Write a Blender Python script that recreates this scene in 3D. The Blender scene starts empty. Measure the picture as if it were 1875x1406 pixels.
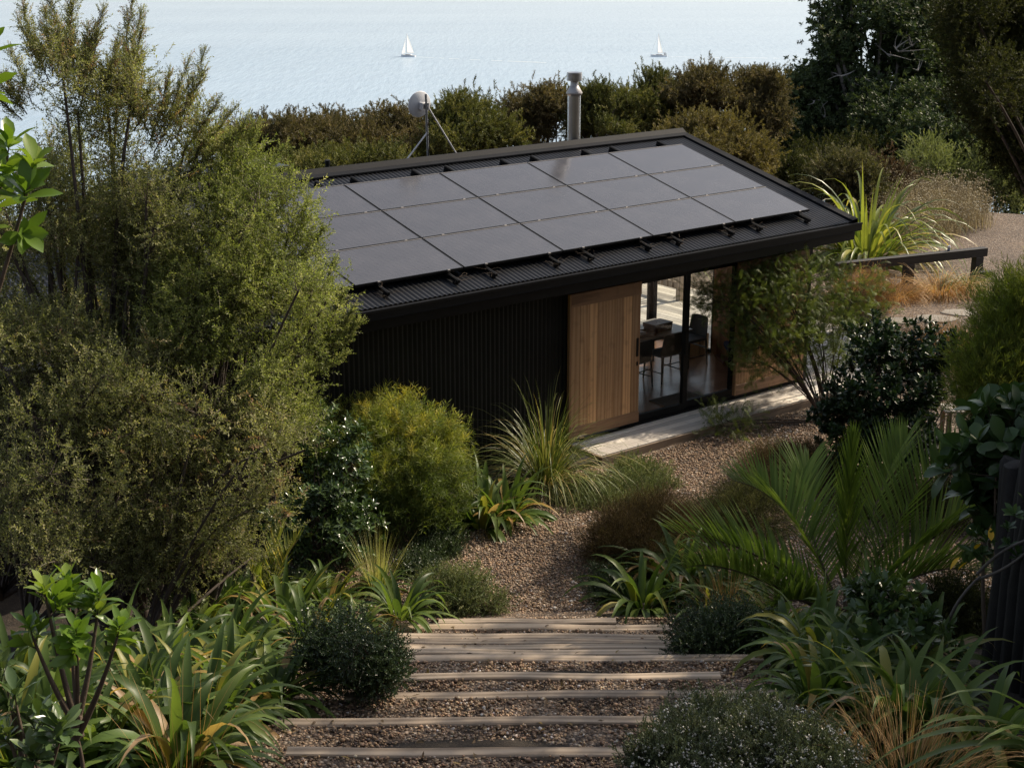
import bpy, math
import numpy as np
from mathutils import Vector, Matrix
R = math.radians
sc = bpy.context.scene
col = sc.collection
# ------------------------------------------------------------------ camera
F = 2783.8; PIT = .29348; YAW = .899442; RP = .241258
O = np.array([2.9299, 26.2954, 0.0]); OZ = -3.6236
D1 = np.array([math.sin(YAW), math.cos(YAW), 0]); NN = np.array([math.cos(YAW), -math.sin(YAW), 0])
cam = bpy.data.cameras.new('camera'); co = bpy.data.objects.new('camera', cam); col.objects.link(co)
cam.lens = F / 1875 * 36; cam.sensor_width = 36; cam.clip_end = 200000; cam.clip_start = .05
co.rotation_euler = (math.pi / 2 - PIT, 0, 0); sc.camera = co
CP, SP = math.cos(PIT), math.sin(PIT)
def ray(px, py):
    u = (px - 937.5) / F; v = -(py - 703) / F
    return np.array([u, CP + v * SP, -SP + v * CP])
def at(px, py, fw): return ray(px, py) * fw
def hw(s, t, z):            # house coordinates to world
    p = O + D1 * s + NN * t; p[2] = z; return p
# ------------------------------------------------------------------ terrain
ZG = -7.36
STEPS = [(7.2, -4.44), (7.9, -4.63), (8.6, -4.82), (9.3, -5.01), (10.0, -5.24), (10.7, -5.45), (11.15, -5.63), (11.6, -5.81),
         (12.05, -5.98), (12.5, -6.155), (13.1, -6.35), (13.6, -6.53)]
PY = [-30, 0, 5.0] + [s[0] for s in STEPS] + [15.0, 20, 24, 40, 44, 60, 120, 250, 420]
PZ = [12, -1.65, -3.62] + [s[1] for s in STEPS] + [-7.2, ZG, ZG, ZG - .1, -8.2, -14, -38, -82, -95]
def hza(x, y):
    """slope down from the camera, level platform round the house, a low bank at the far right, then the drop to the sea"""
    return np.interp(y, PY, PZ) + .55 * np.exp(-((np.asarray(x) - 10.2) / 2.6) ** 2 - ((np.asarray(y) - 42.5) / 2.8) ** 2)
def hz(x, y): return float(hza(x, y))
def G(px, py):
    r = ray(px, py); k = np.arange(2, 90, .25); h = np.nonzero(r[2] * k <= hza(r[0] * k, r[1] * k))[0]
    if not len(h): return r * 60
    a = k[h[0]] - .25; k = a + np.arange(0, .26, .005); h = np.nonzero(r[2] * k <= hza(r[0] * k, r[1] * k))[0]
    return r * k[h[0]] if len(h) else r * k[-1]
# ------------------------------------------------------------------ object helpers
def tag(o, label=None, cat=None, group=None, kind=None):
    for k, v in (('label', label), ('category', cat), ('group', group), ('kind', kind)):
        if v: o[k] = v
    return o
def empty(name, loc, label, cat, group=None, rz=0):
    o = bpy.data.objects.new(name, None); col.objects.link(o); o.location = tuple(loc); o.rotation_euler = (0, 0, rz)
    o.empty_display_size = .2
    return tag(o, label, cat, group)
def link(name, me, parent=None, loc=(0, 0, 0)):
    o = bpy.data.objects.new(name, me); col.objects.link(o); o.location = tuple(loc)
    if parent: o.parent = parent
    return o
def qmesh(name, V, Q, mat, tint=None, tip=None, smooth=False):
    V = np.asarray(V, np.float32); Q = np.asarray(Q, np.int32)
    me = bpy.data.meshes.new(name); n = len(V); m = len(Q)
    me.vertices.add(n); me.vertices.foreach_set('co', V.ravel())
    k = Q.shape[1]
    me.loops.add(m * k); me.loops.foreach_set('vertex_index', Q.ravel())
    me.polygons.add(m); me.polygons.foreach_set('loop_start', np.arange(m, dtype=np.int32) * k)
    if smooth: me.polygons.foreach_set('use_smooth', np.ones(m, bool))
    if tint is not None:
        a = me.attributes.new('tint', 'FLOAT', 'POINT'); a.data.foreach_set('value', np.asarray(tint, np.float32))
    if tip is not None:
        a = me.attributes.new('tip', 'FLOAT', 'POINT'); a.data.foreach_set('value', np.asarray(tip, np.float32))
    me.update(calc_edges=True)
    if mat: me.materials.append(mat)
    return me
class MB:
    """collects boxes, tubes, lathes and prisms and links them as one mesh object"""
    def __init__(s): s.v = []; s.f = []; s.t = []
    def add(s, vs, fs, t=.5):
        b = len(s.v); s.v += [tuple(v) for v in vs]; s.f += [tuple(i + b for i in f) for f in fs]; s.t += [t] * len(vs)
    def box(s, x0, x1, y0, y1, z0, z1, t=.5, M=None, bev=0):
        if bev:
            b = bev; vs = []; 
            for z, i in ((z0, b), (z0 + b, 0), (z1 - b, 0), (z1, b)):
                vs += [(x0 + b if 0 else x0 + i, y0 + i, z), (x1 - i, y0 + i, z), (x1 - i, y1 - i, z), (x0 + i, y1 - i, z)]
            fs = [(3, 2, 1, 0), (12, 13, 14, 15)]
            for k in range(3):
                for j in range(4):
                    a = k * 4 + j; c = k * 4 + (j + 1) % 4; fs.append((a, c, c + 4, a + 4))
        else:
            vs = [(x0, y0, z0), (x1, y0, z0), (x1, y1, z0), (x0, y1, z0), (x0, y0, z1), (x1, y0, z1), (x1, y1, z1), (x0, y1, z1)]
            fs = [(3, 2, 1, 0), (4, 5, 6, 7), (0, 1, 5, 4), (1, 2, 6, 5), (2, 3, 7, 6), (3, 0, 4, 7)]
        if M is not None: vs = [tuple(M @ Vector(v)) for v in vs]
        s.add(vs, fs, t)
    def tube(s, pts, r, n=8, t=.5, cap=True):
        pts = [Vector(p) for p in pts]; rr = r if isinstance(r, (list, tuple)) else [r] * len(pts); vs = []; fs = []
        for i, p in enumerate(pts):
            d = (pts[min(i + 1, len(pts) - 1)] - pts[max(i - 1, 0)]).normalized()
            a = d.orthogonal().normalized() if i == 0 else (a - d * a.dot(d)).normalized()
            b = d.cross(a)
            for k in range(n):
                w = 2 * math.pi * k / n; vs.append(p + (a * math.cos(w) + b * math.sin(w)) * rr[i])
        for i in range(len(pts) - 1):
            for k in range(n): fs.append((i * n + k, i * n + (k + 1) % n, (i + 1) * n + (k + 1) % n, (i + 1) * n + k))
        if cap: fs += [tuple(range(n))[::-1], tuple((len(pts) - 1) * n + k for k in range(n))]
        s.add(vs, fs, t)
    def lathe(s, prof, n=32, M=None, t=.5):
        vs = []; fs = []
        for r, z in prof:
            for k in range(n):
                w = 2 * math.pi * k / n; v = Vector((r * math.cos(w), r * math.sin(w), z)); vs.append(M @ v if M else v)
        for i in range(len(prof) - 1):
            for k in range(n): fs.append((i * n + k, i * n + (k + 1) % n, (i + 1) * n + (k + 1) % n, (i + 1) * n + k))
        s.add(vs, fs, t)
    def build(s, name, mat, parent=None, loc=(0, 0, 0), smooth=False, angle=None):
        me = bpy.data.meshes.new(name); me.from_pydata(s.v, [], s.f); me.update()
        a = me.attributes.new('tint', 'FLOAT', 'POINT'); a.data.foreach_set('value', np.array(s.t, np.float32))
        if smooth: me.polygons.foreach_set('use_smooth', np.ones(len(me.polygons), bool))
        if angle: me.polygons.foreach_set('use_smooth', np.ones(len(me.polygons), bool)); me.set_sharp_from_angle(angle=R(angle))
        me.materials.append(mat)
        return link(name, me, parent, loc)
# ------------------------------------------------------------------ materials
class NT:
    def __init__(s, name):
        s.m = bpy.data.materials.new(name); s.m.use_nodes = True; s.t = s.m.node_tree; s.n = s.t.nodes
        s.b = s.n['Principled BSDF']; s.o = s.n['Material Output']
    def new(s, typ, **kw):
        x = s.n.new(typ)
        for k, v in kw.items():
            if k in x.inputs: s.put(x.inputs[k], v)
            else: setattr(x, k, v)
        return x
    def put(s, inp, v):
        if isinstance(v, bpy.types.NodeSocket): s.t.links.new(v, inp)
        else: inp.default_value = v
    def set(s, **kw):
        for k, v in kw.items(): s.put(s.b.inputs[k.replace('_', ' ')], v)
    def ramp(s, fac, stops, interp='LINEAR'):
        r = s.n.new('ShaderNodeValToRGB'); e = r.color_ramp.elements; r.color_ramp.interpolation = interp
        while len(e) < len(stops): e.new(.5)
        for i, (p, c) in enumerate(stops): e[i].position = p; e[i].color = (c[0], c[1], c[2], 1)
        s.put(r.inputs[0], fac); return r.outputs[0]
    def attr(s, name): return s.new('ShaderNodeAttribute', attribute_name=name).outputs['Fac']
    def coord(s, k='Object', scale=(1, 1, 1), rot=(0, 0, 0)):
        c = s.new('ShaderNodeTexCoord'); m = s.new('ShaderNodeMapping'); m.inputs['Scale'].default_value = scale; m.inputs['Rotation'].default_value = rot
        s.t.links.new(c.outputs[k], m.inputs[0]); return m.outputs[0]
    def noise(s, vec, scale, detail=4, rough=.55, out='Fac'):
        x = s.new('ShaderNodeTexNoise'); s.put(x.inputs['Vector'], vec); x.inputs['Scale'].default_value = scale; x.inputs['Detail'].default_value = detail; x.inputs['Roughness'].default_value = rough
        return x.outputs[out]
    def mix(s, f, a, b, mode='MIX'):
        x = s.new('ShaderNodeMix', data_type='RGBA', blend_type=mode); s.put(x.inputs[0], f); s.put(x.inputs[6], a if isinstance(a, bpy.types.NodeSocket) else (*a, 1)); s.put(x.inputs[7], b if isinstance(b, bpy.types.NodeSocket) else (*b, 1))
        return x.outputs[2]
    def math(s, op, a, b=0):
        x = s.new('ShaderNodeMath', operation=op); s.put(x.inputs[0], a); s.put(x.inputs[1], b); return x.outputs[0]
    def bump(s, h, strength=.5, dist=.01):
        x = s.new('ShaderNodeBump'); x.inputs['Strength'].default_value = strength; x.inputs['Distance'].default_value = dist; s.put(x.inputs['Height'], h); return x.outputs[0]
def simple(name, c, rough=.6, metal=0, var=.25, scale=6, bump=0):
    n = NT(name); v = n.coord(); f = n.noise(v, scale, 6)
    c0 = tuple(x * (1 - var) for x in c); c1 = tuple(min(1, x * (1 + var)) for x in c)
    n.set(Base_Color=n.ramp(f, [(.25, c0), (.75, c1)]), Roughness=rough, Metallic=metal)
    if bump: n.set(Normal=n.bump(n.noise(v, scale * 8, 5), bump, .01))
    return n.m
def leafmat(name, stops, bark=(.05, .035, .025), rough=.45, transl=.3, dead=(.22, .15, .07), deadtip=False, spec=.28, tcol=(1.25, 1.3, .55), gain=2.25):
    n = NT(name); t = n.attr('tint'); stops = [(p, tuple(x * gain for x in c)) for p, c in stops]
    st = [(0, bark), (.06, bark)] + [(.1 + .85 * p, c) for p, c in stops]
    c = n.ramp(t, st)
    if deadtip:
        tp = n.attr('tip'); c = n.mix(n.ramp(tp, [(.80, (0, 0, 0)), (.97, (1, 1, 1))]), c, dead)
    w = n.noise(n.coord('Object'), 1.6, 2); c = n.mix(1, c, n.ramp(w, [(.3, (.72, .72, .72)), (.7, (1.2, 1.2, 1.1))]), 'MULTIPLY')
    n.set(Base_Color=c, Roughness=rough); n.b.inputs['Specular IOR Level'].default_value = spec
    tr = n.new('ShaderNodeBsdfTranslucent'); n.put(tr.inputs[0], n.mix(1, c, tcol, 'MULTIPLY'))
    mx = n.new('ShaderNodeMixShader'); leaf = n.math('GREATER_THAN', t, .08)
    n.put(mx.inputs[0], n.math('MULTIPLY', leaf, transl)); n.t.links.new(n.b.outputs[0], mx.inputs[1]); n.t.links.new(tr.outputs[0], mx.inputs[2])
    n.t.links.new(mx.outputs[0], n.o.inputs[0]); return n.m
def glassmat(name, tint=(.93, .96, .95)):
    n = NT(name); t = n.new('ShaderNodeBsdfTransparent'); t.inputs[0].default_value = (*tint, 1)
    g = n.new('ShaderNodeBsdfGlossy'); g.inputs['Roughness'].default_value = .02; g.inputs[0].default_value = (1, 1, 1, 1)
    f = n.new('ShaderNodeLayerWeight'); f.inputs[0].default_value = .5
    m = n.new('ShaderNodeMixShader'); n.put(m.inputs[0], n.math('ADD', n.math('MULTIPLY', n.math('POWER', f.outputs['Facing'], 4), .5), .035)); n.t.links.new(t.outputs[0], m.inputs[1]); n.t.links.new(g.outputs[0], m.inputs[2])
    n.t.links.new(m.outputs[0], n.o.inputs[0]); return n.m
def woodmat(name, lo, hi, axis=0, rough=.6, grain=13, knots=True):
    """boards: tint picks the board's tone, stretched noise draws the grain along the given axis"""
    n = NT(name); s = [grain, grain, grain]; s[axis] = grain * .055; v = n.coord('Object', tuple(s)); t = n.attr('tint')
    off = n.new('ShaderNodeVectorMath', operation='ADD'); n.put(off.inputs[0], v)
    cx = n.new('ShaderNodeCombineXYZ'); k = n.math('MULTIPLY', t, 57); [n.put(cx.inputs[i], k) for i in range(3)]; n.put(off.inputs[1], cx.outputs[0])
    g = n.noise(off.outputs[0], 1.6, 8, .65); w = n.new('ShaderNodeTexWave', wave_type='BANDS', bands_direction='XYZ'[(axis + 1) % 3]); n.put(w.inputs[0], off.outputs[0]); w.inputs['Scale'].default_value = .8; w.inputs['Distortion'].default_value = 9; w.inputs['Detail'].default_value = 3
    f = n.mix(.35, g, w.outputs['Fac'])
    c = n.ramp(f, [(.25, lo), (.7, hi)])
    c = n.mix(1, c, n.ramp(t, [(0, (.55, .52, .5)), (.5, (1, 1, 1)), (1, (1.5, 1.48, 1.42))]), 'MULTIPLY')
    st = n.noise(n.coord('Object'), 5, 6); c = n.mix(n.ramp(st, [(.55, (0, 0, 0)), (.75, (.45, .45, .45))]), c, tuple(x * .5 for x in lo))
    n.set(Base_Color=c, Roughness=rough, Normal=n.bump(g, .25, .004)); return n.m
# ------------------------------------------------------------------ foliage toolkit (numpy)
rng = np.random.default_rng(7)
def nrm(a): return a / np.maximum(np.linalg.norm(a, axis=-1, keepdims=True), 1e-9)
def ribbons(P, D, L, W, droop, segs=5, shape='lance', fold=.25, ref=None, tint=None, twist=0):
    """strap leaves: start points, directions, lengths, widths; gravity bends them by droop"""
    N = len(P); P = np.array(P, float); d = nrm(np.array(D, float)); L = np.broadcast_to(L, N).astype(float); W = np.broadcast_to(W, N).astype(float); droop = np.broadcast_to(droop, N).astype(float)
    rf = np.array([0, 0, 1.0]) if ref is None else ref
    side0 = np.cross(d, rf); bad = np.linalg.norm(side0, axis=1) < 1e-3; side0[bad] = [1, 0, 0]; side = nrm(side0)
    tw = np.broadcast_to(twist, N).astype(float)
    V = np.zeros((N, segs + 1, 3, 3)); TP = np.zeros((N, segs + 1, 3))
    p = P.copy()
    for k in range(segs + 1):
        t = k / segs
        if shape == 'lance': w = (.45 + .55 * math.sin(math.pi * min(1, t * 1.15 + .1))) * (1 - t ** 5) if t < 1 else 0
        elif shape == 'grass': w = (1 - t ** 2)
        elif shape == 'oval': w = math.sin(math.pi * (t ** .8)) ** .7 if 0 < t < 1 else .06
        elif shape == 'obov': w = math.sin(math.pi * (t ** 1.35)) ** .75 if 0 < t < 1 else .08
        else: w = 1 - .9 * t
        sd = nrm(side + np.cross(d, side) * (tw * t)[:, None]); up = np.cross(sd, d)
        h = (W * w * .5)[:, None]
        V[:, k, 0] = p - sd * h + up * h * fold; V[:, k, 1] = p; V[:, k, 2] = p + sd * h + up * h * fold; TP[:, k, :] = t
        d = nrm(d + np.array([0, 0, -1.0]) * (droop / segs * (.4 + 1.2 * t))[:, None]); side = nrm(side - d * np.sum(side * d, 1)[:, None])
        p = p + d * (L / segs)[:, None]
    b = (np.arange(N) * (segs + 1) * 3)[:, None]
    q = []
    for k in range(segs):
        for j in (0, 1): q.append([k * 3 + j, k * 3 + j + 1, (k + 1) * 3 + j + 1, (k + 1) * 3 + j])
    Q = (b[:, :, None] + np.array(q)[None]).reshape(-1, 4)
    ti = np.broadcast_to(np.full(N, .5) if tint is None else tint, N)
    return V.reshape(-1, 3), Q, np.repeat(ti, (segs + 1) * 3), TP.reshape(-1)
def join(parts):
    V = []; Q = []; rest = [[] for _ in parts[0][2:]]; b = 0
    for p in parts:
        V.append(p[0]); Q.append(np.asarray(p[1]) + b); b += len(p[0])
        for i, x in enumerate(p[2:]): rest[i].append(x)
    return (np.concatenate(V), np.concatenate(Q), *[np.concatenate(r) for r in rest])
def tubes(P0, P1, P2, r0, r1, segs=4, sides=4):
    """quadratic bezier twigs, all at once"""
    N = len(P0); P0, P1, P2 = (np.asarray(x, float) for x in (P0, P1, P2)); r0 = np.broadcast_to(r0, N); r1 = np.broadcast_to(r1, N)
    V = np.zeros((N, segs + 1, sides, 3))
    for k in range(segs + 1):
        t = k / segs; p = (1 - t) ** 2 * P0 + 2 * t * (1 - t) * P1 + t * t * P2
        d = nrm(2 * (1 - t) * (P1 - P0) + 2 * t * (P2 - P1) + 1e-6); a = nrm(np.cross(d, np.array([.31, .95, .05]))); b = np.cross(d, a); r = (r0 * (1 - t) + r1 * t)[:, None]
        for j in range(sides):
            w = 2 * math.pi * j / sides; V[:, k, j] = p + (a * math.cos(w) + b * math.sin(w)) * r
    q = [[k * sides + j, k * sides + (j + 1) % sides, (k + 1) * sides + (j + 1) % sides, (k + 1) * sides + j] for k in range(segs) for j in range(sides)]
    Q = ((np.arange(N) * (segs + 1) * sides)[:, None, None] + np.array(q)[None]).reshape(-1, 4)
    return V.reshape(-1, 3), Q, np.zeros(len(V.reshape(-1, 3)))
def sprig(L=.12, n=14, ll=.02, lw=.008, ang=50, curve=.0, seed=0, stem=.0015, up=0):
    """a twig along +Z with n small leaves, each one folded quad; returns V, Q, leaf mask"""
    r = np.random.default_rng(seed); V = []; Q = []; M = []
    def cur(t): return np.array([curve * L * t * t, 0, L * t * (1 - .25 * abs(curve) * t)])
    K = 2
    for k in range(K):
        a, b = cur(k / K), cur((k + 1) / K); i = len(V); V += [a + [stem, 0, 0], a - [stem, 0, 0], b - [stem * .6, 0, 0], b + [stem * .6, 0, 0]]; Q.append([i, i + 1, i + 2, i + 3]); M += [0] * 4
    for k in range(n):
        t = (k + .5 + r.uniform(-.3, .3)) / n; t = .08 + .92 * t; p = cur(t); az = k * 2.4 + r.uniform(-.4, .4); th = R(ang) * r.uniform(.6, 1.3) * (1.05 - .4 * t)
        d = np.array([math.sin(th) * math.cos(az), math.sin(th) * math.sin(az), math.cos(th) + up]); d /= np.linalg.norm(d)
        s = np.cross(d, [0, 0, 1.0]); s /= max(np.linalg.norm(s), 1e-6); s = s * math.cos(r.uniform(-1, 1)) + np.cross(d, s) * math.sin(r.uniform(-1, 1))
        l = ll * r.uniform(.7, 1.25); w = lw * r.uniform(.8, 1.2) * .5; nn = np.cross(s, d)
        i = len(V); V += [p, p + d * l * .5 - s * w + nn * w * .3, p + d * l - nn * l * .08, p + d * l * .5 + s * w + nn * w * .3]; Q.append([i, i + 1, i + 2, i + 3]); M += [1] * 4
    return np.array(V), np.array(Q), np.array(M, float)
def pinnate(L=.2, n=13, ll=.04, lw=.009, droop=.9, seed=0):
    """a feathery compound leaf that arches over"""
    r = np.random.default_rng(seed); V = []; Q = []; M = []; p = np.zeros(3); th = R(10); pts = []
    for k in range(n + 1):
        d = np.array([math.sin(th), 0, math.cos(th)]); pts.append((p.copy(), d)); p = p + d * L / n; th += droop * 1.7 / n * (.5 + k / n)
    for k in range(n):
        a = pts[k][0]; b = pts[k + 1][0]; i = len(V); V += [a + [0, .0018, 0], a - [0, .0018, 0], b - [0, .0012, 0], b + [0, .0012, 0]]; Q.append([i, i + 1, i + 2, i + 3]); M += [.9] * 4
    for k in range(1, n + 1):
        p, d = pts[k]; f = math.sin(math.pi * (.12 + .8 * k / n)) ** .6
        for sg in (-1, 1):
            dd = np.array([d[0] * .55, sg * .8, d[2] * .55]) + r.normal(0, .07, 3); dd /= np.linalg.norm(dd); l = ll * f * r.uniform(.85, 1.1); s = d; w = lw * .5
            i = len(V); V += [p, p + dd * l * .5 - s * w, p + dd * l - np.array([-.2, 0, .3]) * l * .4, p + dd * l * .5 + s * w]; Q.append([i, i + 1, i + 2, i + 3]); M += [1] * 4
    return np.array(V), np.array(Q), np.array(M, float)
def rosette(n=7, ll=.06, lw=.03, th=55, seed=0, shape='obov', segs=3, droop=.35, L=.05, stem=.003, fold=.3):
    """a short shoot that ends in a whorl of broad leaves"""
    r = np.random.default_rng(seed); az = np.arange(n) * 2.4 + r.uniform(-.3, .3, n); t = np.arange(n) / n; tt = R(th) * (1.25 - .9 * t) * r.uniform(.8, 1.2, n)
    D = np.stack([np.sin(tt) * np.cos(az), np.sin(tt) * np.sin(az), np.cos(tt)], 1); P = np.stack([0 * az, 0 * az, L * (.35 + .65 * t)], 1)
    V, Q, _, _ = ribbons(P, D, ll * r.uniform(.7, 1.15, n), lw * r.uniform(.8, 1.15, n), droop, segs, shape, fold, twist=r.uniform(-.4, .4, n))
    M = np.repeat(r.uniform(.75, 1, n), len(V) // n)
    S = np.array([[stem, 0, 0], [-stem, 0, 0], [-stem * .6, 0, L], [stem * .6, 0, L], [0, stem, 0], [0, -stem, 0], [0, -stem * .6, L], [0, stem * .6, L]]); b = len(V)
    return np.concatenate([V, S]), np.concatenate([Q, [[b, b + 1, b + 2, b + 3], [b + 4, b + 5, b + 6, b + 7]]]), np.concatenate([M, np.zeros(8)])
def scatter(vars_, P, D, S, tint, g=None):
    g = g or rng; P = np.asarray(P); D = nrm(np.asarray(D)); N = len(P); out = []; pick = g.integers(0, len(vars_), N)
    a = nrm(np.cross(D, g.normal(0, 1, (N, 3)))); b = np.cross(D, a); S = np.broadcast_to(S, N); tint = np.broadcast_to(tint, N)
    for i, (v, q, m) in enumerate(vars_):
        k = np.where(pick == i)[0]
        if not len(k): continue
        V = P[k][:, None] + S[k][:, None, None] * (v[None, :, 0:1] * a[k][:, None] + v[None, :, 1:2] * b[k][:, None] + v[None, :, 2:3] * D[k][:, None])
        Q = (np.arange(len(k)) * len(v))[:, None, None] + q[None]
        T = np.where(m[None] > 0, .1 + .9 * np.clip(tint[k][:, None] * m[None], 0, 1), 0)
        out.append((V.reshape(-1, 3), Q.reshape(-1, 4), T.reshape(-1)))
    return join(out)
def fbm_dir(d, f, g):
    """cheap lumpy noise on the unit sphere"""
    w = g.normal(0, f, (6, 3)); ph = g.uniform(0, 6.28, 6); return np.mean(np.sin(d @ w.T + ph), 1) * 1.6
def clumps(blobs, n, g, lo=.45, lump=.18, zmin=None):
    C = np.array([b[0] for b in blobs]); Rr = np.array([b[1] for b in blobs]); w = np.array([(r[0] * r[2] + r[0] * r[1]) for r in Rr]); w /= w.sum()
    k = g.choice(len(blobs), n, p=w); d = nrm(g.normal(0, 1, (n, 3))); rf = g.uniform(lo ** 2.2, 1, n) ** (1 / 2.2)
    for i in range(len(blobs)):
        s = k == i
        if s.any(): rf[s] *= 1 + lump * fbm_dir(d[s], 3.2, g)
    P = C[k] + Rr[k] * d * rf[:, None]; o = nrm(d / Rr[k])
    if zmin is not None: s = P[:, 2] > zmin; P, o = P[s], o[s]
    return P, o, k
def blob(px, py, rx, ry, fw, rd=None):
    c = at(px, py, fw); m = fw / F; return (c, np.array([rx * m, (rd if rd else (rx + ry) * .5 * m), ry * m]))
def plant(name, label, cat, base, blobs, vars_, lmat, bmat, nc=200, ns=20, sig=.1, scale=(.8, 1.2), up=.5, out=.8, jit=.45, group=None, lo=.45, lump=.18, limbs=2, r0=.04, r1=.012, twig=.004, ntwig=None,
          seed=1, stems=1, spread=.1, zmin=None, tintb=0, tz=0, parts=('trunk', 'crown'), sprays=None, extra=None, loc=None):
    """trunk and limbs as bezier tubes, crown as sprigs gathered in clumps through the blobs' volume"""
    g = np.random.default_rng(seed); base = np.asarray(base, float)
    P, o, k = clumps(blobs, nc, g, lo, lump, zmin)
    # limbs
    A = []; B = []; Cc = []; r_0 = []; r_1 = []; nodes = []
    sb = [base + np.append(g.normal(0, spread, 2), -.05) for _ in range(stems)]
    for (c, rr) in blobs:
        for _ in range(limbs):
            tgt = c + rr * g.uniform(-.45, .45, 3); s = sb[g.integers(stems)]; mid = s * .5 + tgt * .5; mid[:2] = s[:2] * .62 + tgt[:2] * .38 + g.normal(0, .05 * np.linalg.norm(tgt - s), 2); mid[2] += .06 * np.linalg.norm(tgt - s)
            A.append(s); B.append(mid); Cc.append(tgt); rs = r0 * (.3 + .7 * g.uniform(0, 1) ** 2.5); r_0.append(rs); r_1.append(r1)
            for t in np.linspace(.3, 1, 12): nodes.append((1 - t) ** 2 * s + 2 * t * (1 - t) * mid + t * t * tgt)
    nodes = np.array(nodes)
    tb = [tubes(A, B, Cc, np.array(r_0), np.array(r_1), 10, 7)]
    sel = np.arange(len(P)); 
    if ntwig is not None and ntwig < len(P): sel = g.choice(len(P), ntwig, replace=False)
    if len(sel):
        dist = ((P[sel][:, None] - nodes[None]) ** 2).sum(2); pen = dist + 3 * np.maximum(0, nodes[None, :, 2] - P[sel][:, None, 2]) ** 2; nn_ = nodes[pen.argmin(1)]
        md = (nn_ + P[sel]) / 2; md[:, 2] -= .12 * np.linalg.norm(P[sel] - nn_, axis=1)
        tb.append(tubes(nn_, md, P[sel], twig, twig * .35, 4, 3))
    # sprigs
    SP_ = np.repeat(P, ns, 0) + g.normal(0, 1, (len(P) * ns, 3)) * sig; OO = np.repeat(o, ns, 0)
    D = OO * out + np.array([0, 0, up]) + g.normal(0, jit, SP_.shape); T = np.clip(np.repeat(g.uniform(0, 1, len(P)), ns) * .5 + g.uniform(0, 1, len(SP_)) * .5 + tintb, 0, 1); S = g.uniform(*scale, len(SP_))
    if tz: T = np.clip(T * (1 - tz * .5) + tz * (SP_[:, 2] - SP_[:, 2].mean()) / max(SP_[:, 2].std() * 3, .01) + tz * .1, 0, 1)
    if sprays is not None:
        for (a, b) in sprays:
            a = np.array(a); b = np.array(b); L = np.linalg.norm(b - a); n = int(L * 170); t = g.uniform(.0, 1, n) ** .8; m = (a + b) / 2 + np.array([0, 0, -.06 * L]) + g.normal(0, .03 * L, 3)
            tb.append(tubes([a], [m], [b], .007, .0012, 8, 4))
            q = (1 - t)[:, None] ** 2 * a + (2 * t * (1 - t))[:, None] * m + (t * t)[:, None] * b; dv = nrm(b - a)
            off = g.normal(0, .055 * L, (n, 3)) * (1 - t)[:, None]
            SP_ = np.concatenate([SP_, q + off]); D = np.concatenate([D, dv * .9 + g.normal(0, .5, (n, 3)) + np.array([0, 0, .3])]); T = np.concatenate([T, g.uniform(0, 1, n)]); S = np.concatenate([S, g.uniform(*scale, n) * (1.1 - .5 * t)])
    ground = base if loc is None else loc
    V, Q, T2 = scatter(vars_, SP_ - ground, D, S, T, g)
    root = empty(name, ground, label, cat, group)
    link(parts[1], qmesh(parts[1], V, Q, lmat, T2), root)
    v, q, t = join(tb); link(parts[0], qmesh(parts[0], v - ground, q, bmat, t, smooth=True), root)
    return root
def tufts(bl, n, f, seed, dj=.9, wx=1, wy=1):
    """break each outline ellipse into several smaller foliage tufts, denser on top"""
    g = np.random.default_rng(seed); out = []
    for b in bl:
        for k in range(n):
            a = g.uniform(0, 6.283); r = math.sqrt(g.uniform(.05, 1)) * (1.08 - f * .6); q = f * g.uniform(.75, 1.3)
            out.append((b[0] + b[2] * r * math.cos(a), b[1] + b[3] * (r * math.sin(a) * .9 - .05), b[2] * q * wx, b[3] * q * wy, g.normal(0, dj), None))
    return out
def copy_tree(o, loc, rz=0, sc_=None, label=None, parent=None):
    c = o.copy(); col.objects.link(c)
    if parent: c.parent = parent
    else:
        c.location = tuple(loc); c.rotation_euler = (0, 0, rz)
        if sc_: c.scale = sc_
        if label: c['label'] = label
    for ch in list(o.children): copy_tree(ch, None, parent=c)
    return c
# ------------------------------------------------------------------ light
SUN_EL = R(41); SUN_AZ = YAW + R(4)
ts = Vector((math.sin(SUN_AZ) * math.cos(SUN_EL), math.cos(SUN_AZ) * math.cos(SUN_EL), math.sin(SUN_EL)))
sl = bpy.data.lights.new('sun', 'SUN'); sl.energy = 5.0; sl.angle = R(.55); sl.color = (1, .86, .67)
so = bpy.data.objects.new('sun', sl); col.objects.link(so); so.rotation_euler = ts.to_track_quat('Z', 'Y').to_euler(); so.location = (20, 20, 30)
w = bpy.data.worlds.new('World'); sc.world = w; w.use_nodes = True; wn = w.node_tree
sky = wn.nodes.new('ShaderNodeTexSky'); sky.sky_type = 'NISHITA'; sky.sun_disc = False; sky.sun_elevation = SUN_EL; sky.sun_rotation = SUN_AZ
sky.air_density = 1.0; sky.dust_density = 2.5; sky.ozone_density = 1.0
bg = wn.nodes['Background']; bg.inputs[1].default_value = .135; hs = wn.nodes.new('ShaderNodeHueSaturation'); hs.inputs['Saturation'].default_value = .62; wn.links.new(sky.outputs[0], hs.inputs['Color']); wn.links.new(hs.outputs[0], bg.inputs[0])
sc.view_settings.view_transform = 'Standard'; sc.view_settings.look = 'None'; sc.view_settings.exposure = 0; sc.view_settings.gamma = 1
sc.render.engine = 'CYCLES'; cy = sc.cycles; cy.max_bounces = 6; cy.diffuse_bounces = 3; cy.glossy_bounces = 3; cy.transmission_bounces = 4; cy.transparent_max_bounces = 10
cy.use_denoising = True; cy.caustics_reflective = False; cy.caustics_refractive = False; cy.sample_clamp_indirect = 4
try: cy.denoiser = 'OPENIMAGEDENOISE'; cy.denoising_prefilter = 'ACCURATE'
except Exception: pass
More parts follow.
